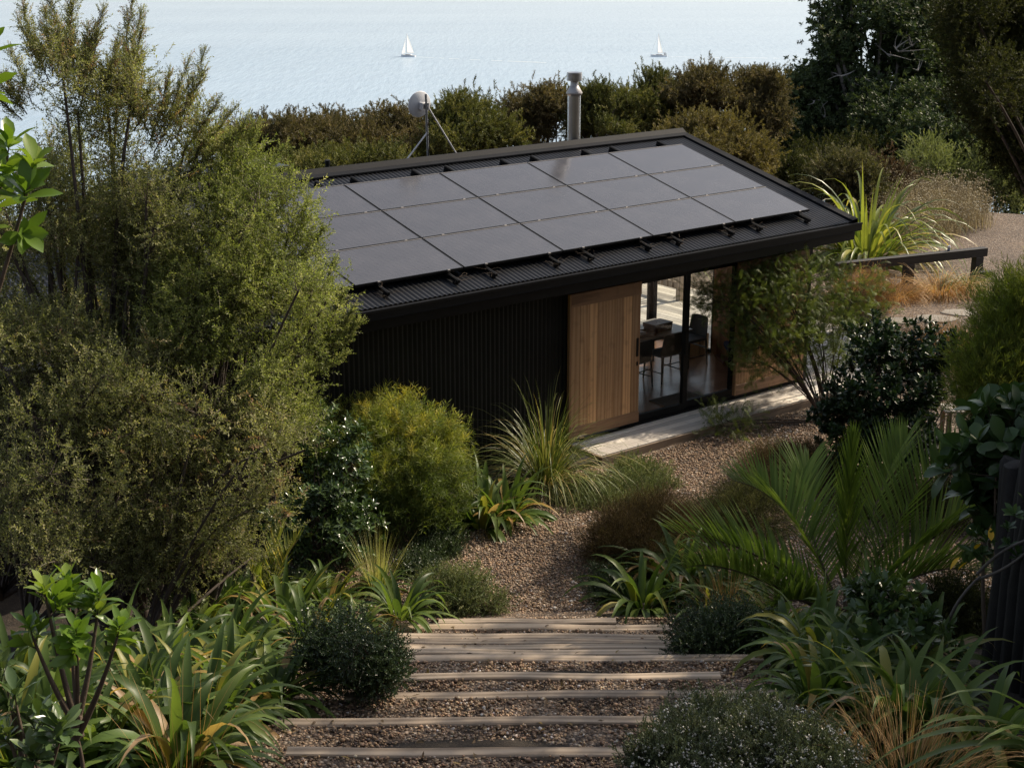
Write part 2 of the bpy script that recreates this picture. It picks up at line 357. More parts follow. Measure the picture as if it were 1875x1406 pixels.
# ------------------------------------------------------------------ sea
n = NT('sea'); v = n.coord('Object')
mp = n.new('ShaderNodeMapping'); mp.inputs['Scale'].default_value = (.30, .055, 1); mp.inputs['Rotation'].default_value = (0, 0, R(-14)); n.put(mp.inputs[0], v)
h1 = n.noise(mp.outputs[0], 1.0, 5, .62); h2 = n.noise(mp.outputs[0], .11, 3, .5)
big = n.noise(n.coord('Object', (.0016, .007, 1), (0, 0, R(8))), 1, 4, .6)
rip = n.ramp(h1, [(.30, (.365, .50, .64)), (.70, (.445, .58, .715))])
c = n.mix(n.ramp(big, [(.38, (0, 0, 0)), (.66, (1, 1, 1))]), rip, (.49, .62, .75))
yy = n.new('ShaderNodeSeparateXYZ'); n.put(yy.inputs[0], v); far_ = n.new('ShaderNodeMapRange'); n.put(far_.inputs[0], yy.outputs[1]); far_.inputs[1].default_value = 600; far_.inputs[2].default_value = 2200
base = n.mix(n.math('MULTIPLY', far_.outputs[0], .55), n.mix(.6, rip, c), (.70, .775, .83))  # haze painted into the water colour: it pales with distance
n.set(Base_Color=base, Roughness=.24, IOR=1.33, Normal=n.bump(n.math('ADD', h1, n.math('MULTIPLY', h2, 1.5)), .7, .8))
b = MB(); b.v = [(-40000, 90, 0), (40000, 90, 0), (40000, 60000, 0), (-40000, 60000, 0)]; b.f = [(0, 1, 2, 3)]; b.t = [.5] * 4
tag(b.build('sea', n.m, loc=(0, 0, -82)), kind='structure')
# ------------------------------------------------------------------ ground
n = NT('soil'); v = n.coord('Object'); f = n.noise(v, 5, 8, .7); f2 = n.noise(v, 28, 6, .7)
c = n.ramp(f, [(.3, (.022, .016, .011)), (.55, (.045, .033, .022)), (.8, (.085, .062, .042))])
c = n.mix(n.ramp(f2, [(.6, (0, 0, 0)), (.72, (1, 1, 1))]), c, (.15, .11, .08))
n.set(Base_Color=c, Roughness=.95, Normal=n.bump(f2, .9, .04)); M_soil = n.m
xs = np.concatenate([np.linspace(-160, -12, 20), np.arange(-11.5, 13, .5), np.linspace(14, 160, 20)]); ys = np.concatenate([np.arange(-30, 5, 2.5), np.arange(5, 17, .35), np.arange(17, 46, 1.0), np.linspace(47, 420, 60)])
X, Y = np.meshgrid(xs, ys); Z = hza(X, Y) - .1 + .04 * np.sin(X * 2.1 + Y) * np.sin(Y * 1.7 - X * .6) - .04 * (np.abs(Y - 30) < 16)
Vt = np.stack([X, Y, Z], -1).reshape(-1, 3); nx = len(xs); ii = (np.arange(len(ys) - 1)[:, None] * nx + np.arange(nx - 1)[None]).ravel()
tag(link('ground', qmesh('ground', Vt, np.stack([ii, ii + 1, ii + nx + 1, ii + nx], 1), M_soil, smooth=True)), kind='structure')
def gravelmat(name, scale, dark=1.0):
    n = NT(name); v = n.coord('Object'); vo = n.new('ShaderNodeTexVoronoi', feature='F1'); n.put(vo.inputs[0], v); vo.inputs['Scale'].default_value = scale
    sep = n.new('ShaderNodeSeparateColor'); n.put(sep.inputs[0], vo.outputs['Color'])
    c = n.ramp(sep.outputs[0], [(0, (.08, .056, .042)), (.3, (.21, .145, .098)), (.6, (.38, .27, .18)), (.85, (.5, .39, .29)), (1, (.66, .58, .5))])
    c = n.mix(1, c, n.ramp(vo.outputs['Distance'], [(.1, (1, 1, 1)), (.75, (.25, .22, .2))]), 'MULTIPLY')
    pat = n.noise(v, .55, 4); c = n.mix(1, c, n.ramp(pat, [(.3, (.7 * dark, .68 * dark, .66 * dark)), (.7, (1.12 * dark, 1.1 * dark, 1.06 * dark))]), 'MULTIPLY')
    hh = n.math('SUBTRACT', n.math('MULTIPLY', sep.outputs[1], .7), vo.outputs['Distance'])
    n.set(Base_Color=c, Roughness=.75, Normal=n.bump(hh, 1, .02)); return n.m
M_gravel = gravelmat('gravel', 38)
xs = np.arange(-3.2, 17.01, .4); ys = np.arange(14.4, 44.01, .4); X, Y = np.meshgrid(xs, ys); edge = .12 * np.sin(X * 3.1 + Y * 1.3)
Z = hza(X, Y) + .012 + .012 * np.sin(X * 1.9) * np.sin(Y * 2.3) - .1 * (X < -2.9) - .1 * (X > 16.8) - .2 * (Y < 14.6); nx = len(xs); ii = (np.arange(len(ys) - 1)[:, None] * nx + np.arange(nx - 1)[None]).ravel()
tag(link('path', qmesh('path', np.stack([X, Y, Z], -1).reshape(-1, 3), np.stack([ii, ii + 1, ii + nx + 1, ii + nx], 1), M_gravel, smooth=True)), kind='structure')
# gravel treads between the timbers
tv = []; tq = []
for (y0, z0), (y1, z1) in zip(STEPS[:-1], STEPS[1:]):
    for i, x in enumerate(np.linspace(-1.75, 2.0, 16)):
        j = .012 * math.sin(7 * x + 3 * y0); tv += [(x, y0 + .03, z1 - .012 + j + .006), (x, y1 - .03, z1 - .022 + j)]
        if i: b0 = len(tv) - 4; tq.append([b0, b0 + 2, b0 + 3, b0 + 1])
b0 = len(tv); tv += [(-1.6, 13.62, -7.0), (1.9, 13.62, -7.0), (1.9, 15.2, -7.19), (-1.6, 15.2, -7.19)]; tq.append([b0, b0 + 1, b0 + 2, b0 + 3])
tag(link('gravel_treads', qmesh('gravel_treads', tv, tq, M_gravel)), kind='structure')
# real pebbles on the treads and on the nearest stretch of path
def pebble(seed, sub):
    r = np.random.default_rng(seed); k = 3 if sub else 2; V = []; ids = {}
    Q = []
    def vid(p):
        key = tuple(np.round(p, 4))
        if key not in ids: ids[key] = len(V); V.append(np.array(p, float))
        return ids[key]
    for ax in range(3):
        for s in (-1, 1):
            u, w_ = [a for a in range(3) if a != ax]; gl = np.linspace(-1, 1, k)
            for i in range(k - 1):
                for j in range(k - 1):
                    q = []
                    for (di, dj) in ((0, 0), (1, 0), (1, 1), (0, 1)):
                        p = np.zeros(3); p[ax] = s; p[u] = gl[i + di]; p[w_] = gl[j + dj]; q.append(vid(p))
                    if (s > 0) != (ax == 1): q = q
                    else: q = q[::-1]
                    Q.append(q)
    V = np.array(V); V = V / np.linalg.norm(V, axis=1, keepdims=True) ** (.75 if sub else .35); V *= r.uniform(.7, 1.1, (len(V), 1)); V *= np.array([1, r.uniform(.6, .95), r.uniform(.4, .65)]); V += r.normal(0, .06, V.shape)
    return V, np.array(Q), np.ones(len(V))
n = NT('pebbles'); t = n.attr('tint')
c = n.ramp(t, [(.1, (.055, .038, .030)), (.25, (.145, .094, .060)), (.45, (.27, .170, .099)), (.65, (.41, .265, .155)), (.82, (.5, .38, .27)), (.93, (.62, .56, .5)), (1, (.74, .7, .66))])
c = n.mix(.35, c, n.mix(1, c, n.noise(n.coord('Object'), 60, 4, .6, 'Color'), 'OVERLAY')); n.set(Base_Color=c, Roughness=.6); M_peb = n.m
g = np.random.default_rng(3); PB = [pebble(i, True) for i in range(7)]; PC = [pebble(20 + i, False) for i in range(6)]
N = 46000; x = g.uniform(-1.75, 2.0, N); y = g.uniform(7.1, 13.3, N) ; zz = np.zeros(N)
sy = np.array([s[0] for s in STEPS]); szz = np.array([s[1] for s in STEPS]); k = np.searchsorted(sy, y); k = np.clip(k, 1, len(sy) - 1); fr = (y - sy[k - 1]); zz = szz[k] - .012 + g.normal(0, .005, N)
keep = (fr > .045) & (fr < (sy[k] - sy[k - 1]) - .045); keep &= g.uniform(0, 1, N) < np.where(y > 10.8, .6, 1)
P = np.stack([x, y, zz], 1)[keep]; D = g.normal(0, .35, P.shape) + [0, 0, 1]
V, Q, T = scatter(PB, P, D, g.uniform(.006, .0125, len(P)) * (1 + .7 * (g.uniform(0, 1, len(P)) > .88)), np.clip(g.beta(1.9, 2.3, len(P)) + .16 * np.sin(P[:, 0] * 3.1 + P[:, 1] * 1.7) * np.sin(P[:, 1] * 2.3 - P[:, 0]), 0, 1), g)
tag(link('gravel', qmesh('gravel', V, Q, M_peb, T)), 'loose brown pebbles filling the treads between the timber steps', 'gravel', kind='stuff')
N = 75000; x = g.uniform(-2.9, 5.5, N); y = g.uniform(14.7, 22.5, N); P = np.stack([x, y, hza(x, y) + .018 + .012 * np.sin(x * 1.9) * np.sin(y * 2.3)], 1); dd = P[:, :2] - O[:2]; tt = dd @ NN[:2]; ss = dd @ D1[:2]
P = P[(tt > 3.72) | (ss < -5.1)]; P = P[(P[:, 0] > -2.8)]
V, Q, T = scatter(PC, P, g.normal(0, .35, P.shape) + [0, 0, 1], g.uniform(.008, .017, len(P)) * (1 + .5 * (g.uniform(0, 1, len(P)) > .9)), np.clip(g.beta(1.9, 2.1, len(P)) + .14 * np.sin(P[:, 0] * 2.1 + P[:, 1]) * np.sin(P[:, 1] * 1.6 - P[:, 0]), 0, 1), g)
tag(link('gravel', qmesh('gravel', V, Q, M_peb, T)), 'brown pebbles spread over the path between the steps and the deck', 'gravel', kind='stuff')
# ------------------------------------------------------------------ timber steps
M_step = woodmat('weathered_timber', (.24, .18, .125), (.50, .40, .30), 0, .75, 6)
SX = [None, (-1.32, 1.12), (-1.50, 1.02), (-1.14, 1.86), (-1.30, 1.52), (-1.05, 1.95), (-1.02, 1.62), (-1.12, 1.50), (-1.22, 1.50), (-1.05, 1.48), (-1.15, 1.52), (-.72, 1.02)]
SL = ['nearest timber step, ending beside the low shrub with white flowers', 'timber step whose square cut left end shows nearest the lily leaves', 'long timber step running from the dark small-leaved bush to the low bush with white flowers',
      'timber step with a pale grey scar and a square right end on bark mulch', 'timber step that reaches furthest right, past the dark bush beside the lilies', 'timber step closely below the wide gravel treads, with brown knots at its left end',
      'timber step with a dark charred streak near its left end', 'timber step with a bright sunlit right end beside the dark bush', 'thin timber step third from the far end of the flight', 'wide timber step second from the far end, with black rot marks on its top', 'farthest timber step of the flight, against the gravel path']
g = np.random.default_rng(11)
for i in range(1, 12):
    y0, z0 = STEPS[i]; x0, x1 = SX[i]; b = MB(); W_ = .05 if i < 9 else .06; L2 = (x1 - x0) / 2; K = 14; vs = []; fs = []
    for k in range(K + 1):
        xx = -L2 + 2 * L2 * k / K; jy = .006 * math.sin(k * .9 + i * 2); jz = .005 * math.sin(k * .7 + i)
        for (yy, zq) in ((-W_, -.16), (-W_, -.008), (-W_ + .008, 0), (W_ - .008, 0), (W_, -.008), (W_, -.16)): vs.append((xx, yy + jy, zq + jz))
    for k in range(K):
        for j in range(6): fs.append((k * 6 + j, k * 6 + (j + 1) % 6, (k + 1) * 6 + (j + 1) % 6, (k + 1) * 6 + j))
    fs += [tuple(range(6)), tuple(K * 6 + j for j in range(6))[::-1]]
    b.add(vs, fs, float(g.uniform(.25, .85)))
    o = b.build('timber_step', M_step, loc=((x0 + x1) / 2, y0, z0)); o.rotation_euler = (0, R(g.uniform(-.35, .35)), R(g.uniform(-.6, .6)))
    tag(o, SL[i - 1], 'timber step', 'timbers of the garden steps')
# ------------------------------------------------------------------ house
M_black = simple('black_steel', (.0075, .0075, .008), .5, var=.3); M_roof = simple('dark_roof_steel', (.02, .021, .024), .38, .15, .3, 3)
M_cap = simple('grey_flashing', (.012, .013, .016), .65, 0, .2, 4); M_cap.node_tree.nodes['Principled BSDF'].inputs['Specular IOR Level'].default_value = .12; M_wall = simple('black_cladding', (.016, .016, .0155), .5, 0, .25, 3)
for m_ in (M_black, M_wall): m_.node_tree.nodes['Principled BSDF'].inputs['Specular IOR Level'].default_value = .22
M_cedar = woodmat('cedar', (.36, .19, .09), (.52, .32, .165), 2, .6, 6); M_cedar_in = woodmat('cedar_lining', (.16, .07, .025), (.30, .14, .055), 2, .6)
M_glass = glassmat('window_glass'); M_dark = simple('dark_interior', (.02, .018, .016), .8)
M_deck = woodmat('grey_deck_boards', (.54, .49, .43), (.80, .75, .69), 0, .5); M_deck2 = woodmat('grey_deck_boards_across', (.4, .35, .3), (.66, .6, .53), 1, .5)
n = NT('polished_floor'); f = n.noise(n.coord(), 3, 6); n.set(Base_Color=n.ramp(f, [(.3, (.22, .11, .058)), (.7, (.31, .165, .09))]), Roughness=.22); M_floor = n.m
house = empty('house', (O[0], O[1], ZG), 'low black corrugated house with a solar panelled roof', 'house', rz=math.atan2(D1[1], D1[0]))
TR = math.tan(RP)
def zr(t): return OZ - .13 - t * TR - ZG          # roof pan height (local) at t
def hl(b, s0, s1, t0, t1, z0, z1, t=.5, bev=0): b.box(s0, s1, -t1, -t0, z0 - ZG, z1 - ZG, t, bev=bev)
def corr(s0, s1, fn, rows, amp=.0085, pitch=.0762, sg=8):
    """corrugated sheet: fn(s, row value, wave) gives the point"""
    S_ = np.arange(s0, s1 + 1e-6, pitch / sg); w_ = np.cos(2 * math.pi * S_ / pitch); V = np.array([[fn(s, r_, amp * q) for s, q in zip(S_, w_)] for r_ in rows]).reshape(-1, 3)
    m = len(S_); ii = (np.arange(len(rows) - 1)[:, None] * m + np.arange(m - 1)[None]).ravel(); return V, np.stack([ii, ii + 1, ii + m + 1, ii + m], 1)
SE = .72; SW = -10.7; TE = 3.30; TB = -.70
cr = math.cos(RP); sr = math.sin(RP)
V, Q = corr(SW, SE - .1, lambda s, t, a: (s, -t + 0 * a, zr(t) + a / cr), [TB + .02, 1.3, TE])
roof = link('roof', qmesh('roof', V, Q, M_roof, smooth=True), house)
b = MB(); b.add([(SW, -TB, zr(TB) - .02), (SE - .02, -TB, zr(TB) - .02), (SE - .02, -TE + .03, zr(TE) - .03), (SW, -TE + .03, zr(TE) - .03), (SW, -TB, zr(TB) - .2), (SE - .02, -TB, zr(TB) - .2), (SE - .02, -TE + .06, zr(TE) - .2), (SW, -TE + .06, zr(TE) - .2)], [(3, 2, 1, 0), (4, 5, 6, 7), (0, 1, 5, 4), (1, 2, 6, 5), (2, 3, 7, 6), (3, 0, 4, 7)])
b.build('soffit', M_black, roof)
b = MB(); z = zr(TB); PT = [(TB - .1, z - .5), (TB - .1, z + .06), (TB - .05, z + .10), (TB - .035, z + .10), (TB + .05, z + .032), (TB + .16, z + .002), (TB + .16, z - .02)]
for i in range(len(PT) - 1):
    (ta, za), (tb_, zb) = PT[i], PT[i + 1]; b.add([(SW, -ta, za), (SE + .02, -ta, za), (SE + .02, -tb_, zb), (SW, -tb_, zb)], [(0, 1, 2, 3)])
b.add([(SE + .02, -t_, z_) for t_, z_ in PT], [tuple(range(len(PT)))]); b.build('ridge_cap', M_cap, roof)
b = MB(); b.add([(SW, -TB + .1, z - .03), (SE, -TB + .1, z - .03), (SE, 1.75, z - .5), (SW, 1.75, z - .5)], [(0, 1, 2, 3)]); b.build('rear_roof_slope', M_roof, roof)
b = MB(); xa, xb = SE - .13, SE
for (t0, t1) in ((TB + .1, TE + .02),):
    b.add([(xa, -t0, zr(t0) + .035), (xb, -t0, zr(t0) + .05), (xb, -t1, zr(t1) + .05), (xa, -t1, zr(t1) + .035), (xb, -t0, zr(t0) - .16), (xb, -t1, zr(t1) - .16), (xa, -t0, zr(t0) + .0), (xa, -t1, zr(t1) + .0)], [(0, 3, 2, 1), (1, 2, 5, 4), (6, 7, 3, 0)])
b.build('barge_flashing', M_cap, roof)
b = MB(); zt = -4.585; hl(b, SW, SE + .01, TE - .02, TE + .1, zt - .115, zt); b.box(SW, SE + .01, -TE - .112, -TE - .1, zt - ZG - .02, zt - ZG + .012); gut = b.build('gutter', M_black, roof)
b = MB(); hl(b, SW, SE - .02, TE + .1, TE + .104, zt - .118, zt - .108); b.build('gutter_lip', M_cap, gut)
b = MB(); hl(b, SW, SE - .005, TE - .09, TE - .021, -4.87, zt); hl(b, SE - .06, SE - .006, TB + .3, TE - .1, -4.95, -4.6) if 0 else None; b.build('fascia', M_black, roof)
# walls
V, Q = corr(SW + .2, -4.9, lambda s, z, a: (s, -2.85 - a, z - ZG), [ZG - .1, -4.7], .009)
wall = link('front_wall', qmesh('front_wall', V, Q, M_wall, smooth=True), house)
b = MB(); hl(b, SW + .2, -4.9, 2.70, 2.84, ZG - .1, -4.7); b.build('wall_backing', M_dark, wall)
b = MB(); hl(b, SW + .2, SW + .3, -.75, 2.84, ZG - .1, -4.66); hl(b, SW + .3, -5.1, -.78, -.70, ZG - .1, -4.0); hl(b, -5.2, -5.1, -.70, 2.7, ZG, -4.62); b.build('rear_wall', M_wall, house)
b = MB(); hl(b, .06, .14, .87, 2.82, -7.21, -4.45); g = np.random.default_rng(4)
tt_ = .87
end = MB()
while tt_ < 2.8: end.box(.02, .058, -min(tt_ + .148, 2.82), -tt_, .16, 2.7, float(g.uniform(.2, .9))); tt_ += .152
b.build('end_wall', M_wall, house); end.build('cedar_lining', M_cedar_in, house)
b = MB(); hl(b, -5.1, .12, -.75, 2.84, -7.34, -7.2); b.build('floor', M_floor, house)
b = MB(); b.add([(-5.1, .70, zr(TB) - .24), (.1, .70, zr(TB) - .24), (.1, -2.84, zr(2.84) - .22), (-5.1, -2.84, zr(2.84) - .22)], [(0, 1, 2, 3)]); b.build('ceiling', simple('ply_ceiling', (.25, .16, .08), .7), house)
b = MB(); hl(b, -5.4, .14, 2.86, 3.0, -4.965, -4.84); b.build('door_track', M_black, house)
b = MB(); hl(b, -5.1, .1, 2.74, 2.855, -4.99, -4.7); hl(b, .06, .14, -.72, .87, -4.8, -4.2); hl(b, -5.1, .06, -.78, -.70, -4.8, -3.8); b.build('lintel', M_black, house)
def barn_door(s0, s1, handle, sd):
    g = np.random.default_rng(sd); z0, z1 = -7.13, -4.985; n_ = 8; w_ = (s1 - s0) / n_; d = MB()
    for k in range(n_):
        hl(d, s0 + k * w_ + .003, s0 + (k + 1) * w_ - .003, 2.955, 2.985, z0 + .17, z1 - .19, float([.42, .62, .95, .55, .5, .38, 1.0, .25][k] + g.normal(0, .03)))
    hl(d, s0, s1, 2.935, 2.954, z0, z1, .0)
    door = d.build('sliding_door', M_cedar, house)
    r = MB(); hl(r, s0 - .004, s1 + .004, 2.936, 2.992, z1 - .188, z1 + .004, .3, .003); r2 = MB(); hl(r2, s0 - .004, s1 + .004, 2.936, 2.992, z0 - .002, z0 + .168, .3, .003);
    for rail_ in (r, r2): rail_.build('door_rail', woodmat('cedar_rail' + str(sd), (.20, .105, .055), (.38, .22, .12), 0, .55), door)
    e = MB(); hl(e, s0 - .03, s0 - .005, 2.936, 2.99, z0, z1, .2); e.build('door_edge', M_cedar, door)
    if handle:
        h = MB(); hl(h, s1 - .075, s1 - .035, 2.986, 2.996, -6.11, -5.83, bev=.003); h.build('door_handle', M_black, door)
        h = MB(); hl(h, s1 - .062, s1 - .038, 2.986, 2.994, -6.25, -6.19, bev=.002); h.build('door_lock', M_black, door)
    return door
barn_door(-5.04, -3.70, True, 1); barn_door(-1.60, -.02, False, 2)
def glazed(name, s0, s1, t0, t1, z0, z1, fw=.07, dp=.035, bottom=.1):
    """a framed pane lying along s (t0 == t1) or along t"""
    b = MB(); p = MB()
    if t0 == t1:
        t = t0; hl(b, s0, s0 + fw, t - dp, t + dp, z0, z1); hl(b, s1 - fw, s1, t - dp, t + dp, z0, z1); hl(b, s0 + fw, s1 - fw, t - dp, t + dp, z0, z0 + bottom); hl(b, s0 + fw, s1 - fw, t - dp, t + dp, z1 - fw, z1); p.add([(s0 + fw, -t, z0 + bottom - ZG), (s1 - fw, -t, z0 + bottom - ZG), (s1 - fw, -t, z1 - fw - ZG), (s0 + fw, -t, z1 - fw - ZG)], [(0, 1, 2, 3)])
    else:
        s = s0; hl(b, s - dp, s + dp, t0, t0 + fw, z0, z1); hl(b, s - dp, s + dp, t1 - fw, t1, z0, z1); hl(b, s - dp, s + dp, t0 + fw, t1 - fw, z0, z0 + bottom); hl(b, s - dp, s + dp, t0 + fw, t1 - fw, z1 - fw, z1); p.add([(s, -t0 - fw, z0 + bottom - ZG), (s, -t1 + fw, z0 + bottom - ZG), (s, -t1 + fw, z1 - fw - ZG), (s, -t0 - fw, z1 - fw - ZG)], [(0, 1, 2, 3)])
    f = b.build(name, M_black, house); p.build('pane', M_glass, f); return f
gd = glazed('glass_door', -3.95, -2.58, 2.83, 2.83, -7.2, -4.99, .075, .03, .11); h = MB(); hl(h, -2.66, -2.60, 2.865, 2.90, -6.3, -5.95, bev=.006); h.build('door_handle', M_black, gd)
gd2 = glazed('glass_door', -2.58, -1.45, 2.765, 2.765, -7.2, -4.99, .085, .03, .11)
b = MB(); hl(b, -5.06, .1, 2.70, 2.90, -7.235, -7.198); b.build('door_sill', M_black, house)
glazed('window', .10, .10, -.70, .86, -7.2, -4.8, .06, .035, .06); glazed('window', -2.6, .06, -.74, -.74, -7.2, -4.8, .06, .03, .06); glazed('window', -5.1, -2.6, -.74, -.74, -7.2, -4.8, .06, .03, .06)
b = MB(); hl(b, .05, .15, -.80, -.70, -7.2, -4.2); b.build('corner_post', M_black, house); b = MB(); hl(b, .05, .14, 2.82, 2.92, -7.2, -4.5); b.build('corner_post', M_black, house)
# solar panels: 6 columns by 3 rows
n = NT('solar_glass'); v = n.coord('Object')
sp = n.new('ShaderNodeSeparateXYZ'); n.put(sp.inputs[0], v)
ln = n.math('LESS_THAN', n.math('ABSOLUTE', n.math('SUBTRACT', n.math('FRACT', n.math('MULTIPLY', sp.outputs[1], 24)), .5)), .07); ln2 = n.math('LESS_THAN', n.math('ABSOLUTE', n.math('SUBTRACT', n.math('FRACT', n.math('MULTIPLY', sp.outputs[0], 1 / .0835)), .5)), .02)
dust = n.noise(v, 2.2, 6, .65); d2 = n.noise(v, 60, 3, .7); dmix = n.math('MULTIPLY_ADD', dust, .55)
c = n.ramp(dust, [(.3, (.070, .068, .073)), (.7, (.096, .092, .098))]); c = n.mix(n.math('MULTIPLY', n.math('MAXIMUM', ln, ln2), .8), c, (.03, .03, .036)); c = n.mix(n.ramp(d2, [(.66, (0, 0, 0)), (.8, (.5, .5, .5))]), c, (.16, .15, .14))
n.set(Base_Color=c, Roughness=n.ramp(dust, [(.3, (.13, .13, .13)), (.7, (.22, .22, .22))])); n.b.inputs['Specular IOR Level'].default_value = .8; M_sol = n.m
M_frame = simple('panel_frame_black', (.03, .029, .028), .4, .5); M_edge = simple('panel_edge', (.27, .25, .23), .4, .6)
PW, PH = 1.72, 1.72 * .587166; gap = .011
pr = bpy.data.objects.new
def rp(s, q, o=0): return (s, -(q * cr + o * sr * 0), OZ - q * sr - ZG + o)  # point on the panel plane: q metres down the slope
first = None
for c_ in range(6):
    for r_ in range(3):
        loc = rp(-(c_ + .5) * PW, (r_ + .5) * PH)
        if first is None:
            a = PW / 2 - gap; d = PH / 2 - gap; b = MB(); b.box(-a + .012, a - .012, -d + .012, d - .012, -.03, -.001); pan = b.build('solar_panel', M_sol, house)
            b = MB(); b.box(-a, a, -d, -d + .011, -.036, .001); b.box(-a, -a + .011, -d + .011, d - .011, -.036, .001); b.box(a - .011, a, -d + .011, d - .011, -.036, .001); fr_ = b.build('panel_frame', M_frame, pan)
            b.v = []; b.f = []; b.t = []; b.box(-a, a, d - .017, d, -.036, .003); b.build('frame_edge', M_edge, pan)
            for xx in (-.50, .60):
                b = MB(); b.box(xx - .022, xx + .022, -.011, .011 + .006, -.02, .009, bev=.003); k_ = b.build('panel_clamp', M_edge, pan, (0, -PH / 2, 0))
            first = pan
        else:
            pan = first.copy(); col.objects.link(pan); pan.parent = house
            for ch in first.children: q_ = ch.copy(); col.objects.link(q_); q_.parent = pan
        pan.location = loc; pan.rotation_euler = (RP, 0, 0)
for c_ in range(6):
    for xx in (-.50, .60):
        b = MB(); s = -(c_ + .5) * PW + xx; b.box(-.021, .021, -3 * PH - .24, .33, -.085, -.042); b.box(-.006, .006, -3 * PH - .236, .33, -.042, -.036); b.box(-.035, .035, .25, .32, -.13, -.085); b.box(-.03, .03, -3 * PH - .2, -3 * PH - .15, -.125, -.085)
        o = b.build('mounting_rail', M_black, house, rp(s, 0)); o.rotation_euler = (RP, 0, 0)
# wind-blown twigs caught on the rail ends
g = np.random.default_rng(9); A = []; Bm = []; Cn = []
for c_ in range(6):
    for xx in (-.50, .60):
        for k in range(13):
            s = -(c_ + .5) * PW + xx + g.normal(0, .05); q = 3 * PH + g.uniform(.02, .28); a = np.array(rp(s, q, g.uniform(-.1, -.03))); e = a + np.array([g.normal(0, .11), g.normal(0, .08), g.uniform(-.01, .05)]); A.append(a); Cn.append(e); Bm.append((a + e) / 2 + g.normal(0, .03, 3) + [0, 0, .02])
v_, q_, t_ = tubes(A, Bm, Cn, .0022, .001, 4, 3); link('dry_twigs', qmesh('dry_twigs', v_, q_, simple('dry_twig', (.16, .12, .09), .9), t_), house)['kind'] = 'stuff'
# flue, vent pipe, raised roof box
M_steel = simple('stainless_steel', (.60, .60, .60), .30, 1, .12, 3)
bx, by_ = -1.60, 1.0; zb = -4.15 - ZG; ztop = -2.375 - ZG
b = MB(); b.lathe([(.112, zb), (.112, ztop - .41), (.117, ztop - .405), (.117, ztop - .39), (.112, ztop - .385)], 40); b.lathe([(.1135, ztop - 1.0), (.1135, ztop - .985)], 40); flue = b.build('flue', M_steel, house, (bx, by_, 0), angle=40)
b = MB(); b.lathe([(.117, ztop - .40), (.138, ztop - .375), (.140, ztop - .355), (.075, ztop - .245), (.067, ztop - .235), (.067, ztop - .10)], 40); b.build('flue_cone', simple('dull_steel', (.5, .47, .45), .45, .8, .2, 12), flue, angle=40)
b = MB(); zz = ztop - .155
prof = [(.05, zz), (.13, zz)]
for k in range(6): prof += [(.134, zz + .004 + k * .022), (.134, zz + .015 + k * .022), (.126, zz + .018 + k * .022), (.126, zz + .022 + k * .022)]
prof += [(.128, zz + .137), (.10, zz + .137), (.06, zz + .12), (0.001, zz + .115)]
b.lathe(prof, 40); b.build('flue_cowl', M_steel, flue, angle=40)
b = MB(); b.tube([(-6.55, .95, -4.1 - ZG), (-6.55, .95, -3.42 - ZG)], .036, 12); b.tube([(-6.55, .95, -3.47 - ZG), (-6.55, .95, -3.41 - ZG)], .042, 12); b.build('vent_pipe', M_black, house)
b = MB(); hl(b, -9.6, -7.25, -1.9, -1.0, -4.3, -3.46); hl(b, -9.6, -7.2, -1.95, -.95, -3.46, -3.43); b.build('raised_roof', M_roof, house)
b = MB(); hl(b, -14.5, SW + .1, -.3, 2.3, ZG, -4.75); b.build('side_wall', M_wall, house)
V, Q = corr(-14.8, SW + .15, lambda s, t, a: (s, -t, -4.35 - t * .16 - ZG + a), [-.9, 2.55]); link('lower_roof', qmesh('lower_roof', V, Q, M_roof, smooth=True), house)
b = MB(); hl(b, -14.8, SW + .1, 2.55, 2.66, -4.9, -4.77); b.build('gutter', M_black, house)
# dish on its mast
mb = hw(-4.62, -1.02, -3.75); dish = empty('satellite_dish', mb, 'white round dish on a thin grey mast braced behind the roof ridge', 'dish')
M_white = simple('white_paint', (.84, .84, .85), .4, 0, .06); M_galv = simple('galvanised_steel', (.30, .31, .33), .4, .8, .2); M_alu = simple('pale_aluminium', (.7, .7, .72), .35, .6, .1)
MT = 1.19
b = MB(); b.tube([(0, 0, -.4), (-.035, 0, MT)], .019, 10); mast = b.build('mast', M_galv, dish, angle=60)
ax = (Vector((-.58, .78, .12))).normalized(); Mx = Matrix.Translation(Vector((-.055, 0, 1.0)) + ax * .10) @ ax.to_track_quat('Z', 'Y').to_matrix().to_4x4()
b = MB(); pf = [(.004, -.0)] + [(r_, r_ * r_ * 1.15) for r_ in (.03, .06, .09, .12, .15, .18, .2)] + [(.208, .05), (.21, .058), (.2, .056)] + [(r_, r_ * r_ * 1.15 + .006) for r_ in (.19, .15, .1, .05, .005)]
b.lathe(pf, 48, Mx); b.build('reflector', M_white, dish, angle=50)
b = MB(); Mb = Mx @ Matrix.Translation((0, 0, -.055)); b.box(-.045, .045, -.05, .05, -.035, .055, M=Mb, bev=.006); b.box(-.06, -.045, -.055, .055, -.08, .02, M=Mb); b.box(.045, .06, -.055, .055, -.08, .02, M=Mb); b.tube([tuple(Mb @ Vector((-.07, .03, -.04))), tuple(Mb @ Vector((.07, .03, -.04)))], .008, 8); b.build('bracket', M_alu, dish)
wl = math.atan2(D1[1], D1[0]); dx, dy = math.cos(wl), math.sin(wl)
for (s_, z_, top) in ((-.66, -.02, .60), (.60, .12, 1.02)):
    b = MB(); b.tube([(dx * s_, dy * s_ , z_), (-.02 * top - .0, 0, top)], .013, 8); b.build('brace', M_alu, dish)
b = MB(); b.tube([(.03, -.02, .94), (.0, -.03, .75), (-.03, -.035, .62), (.02, -.03, .5), (.0, -.022, .3), (0, -.022, -.1)], .005, 6); b.build('cable', M_black, dish)
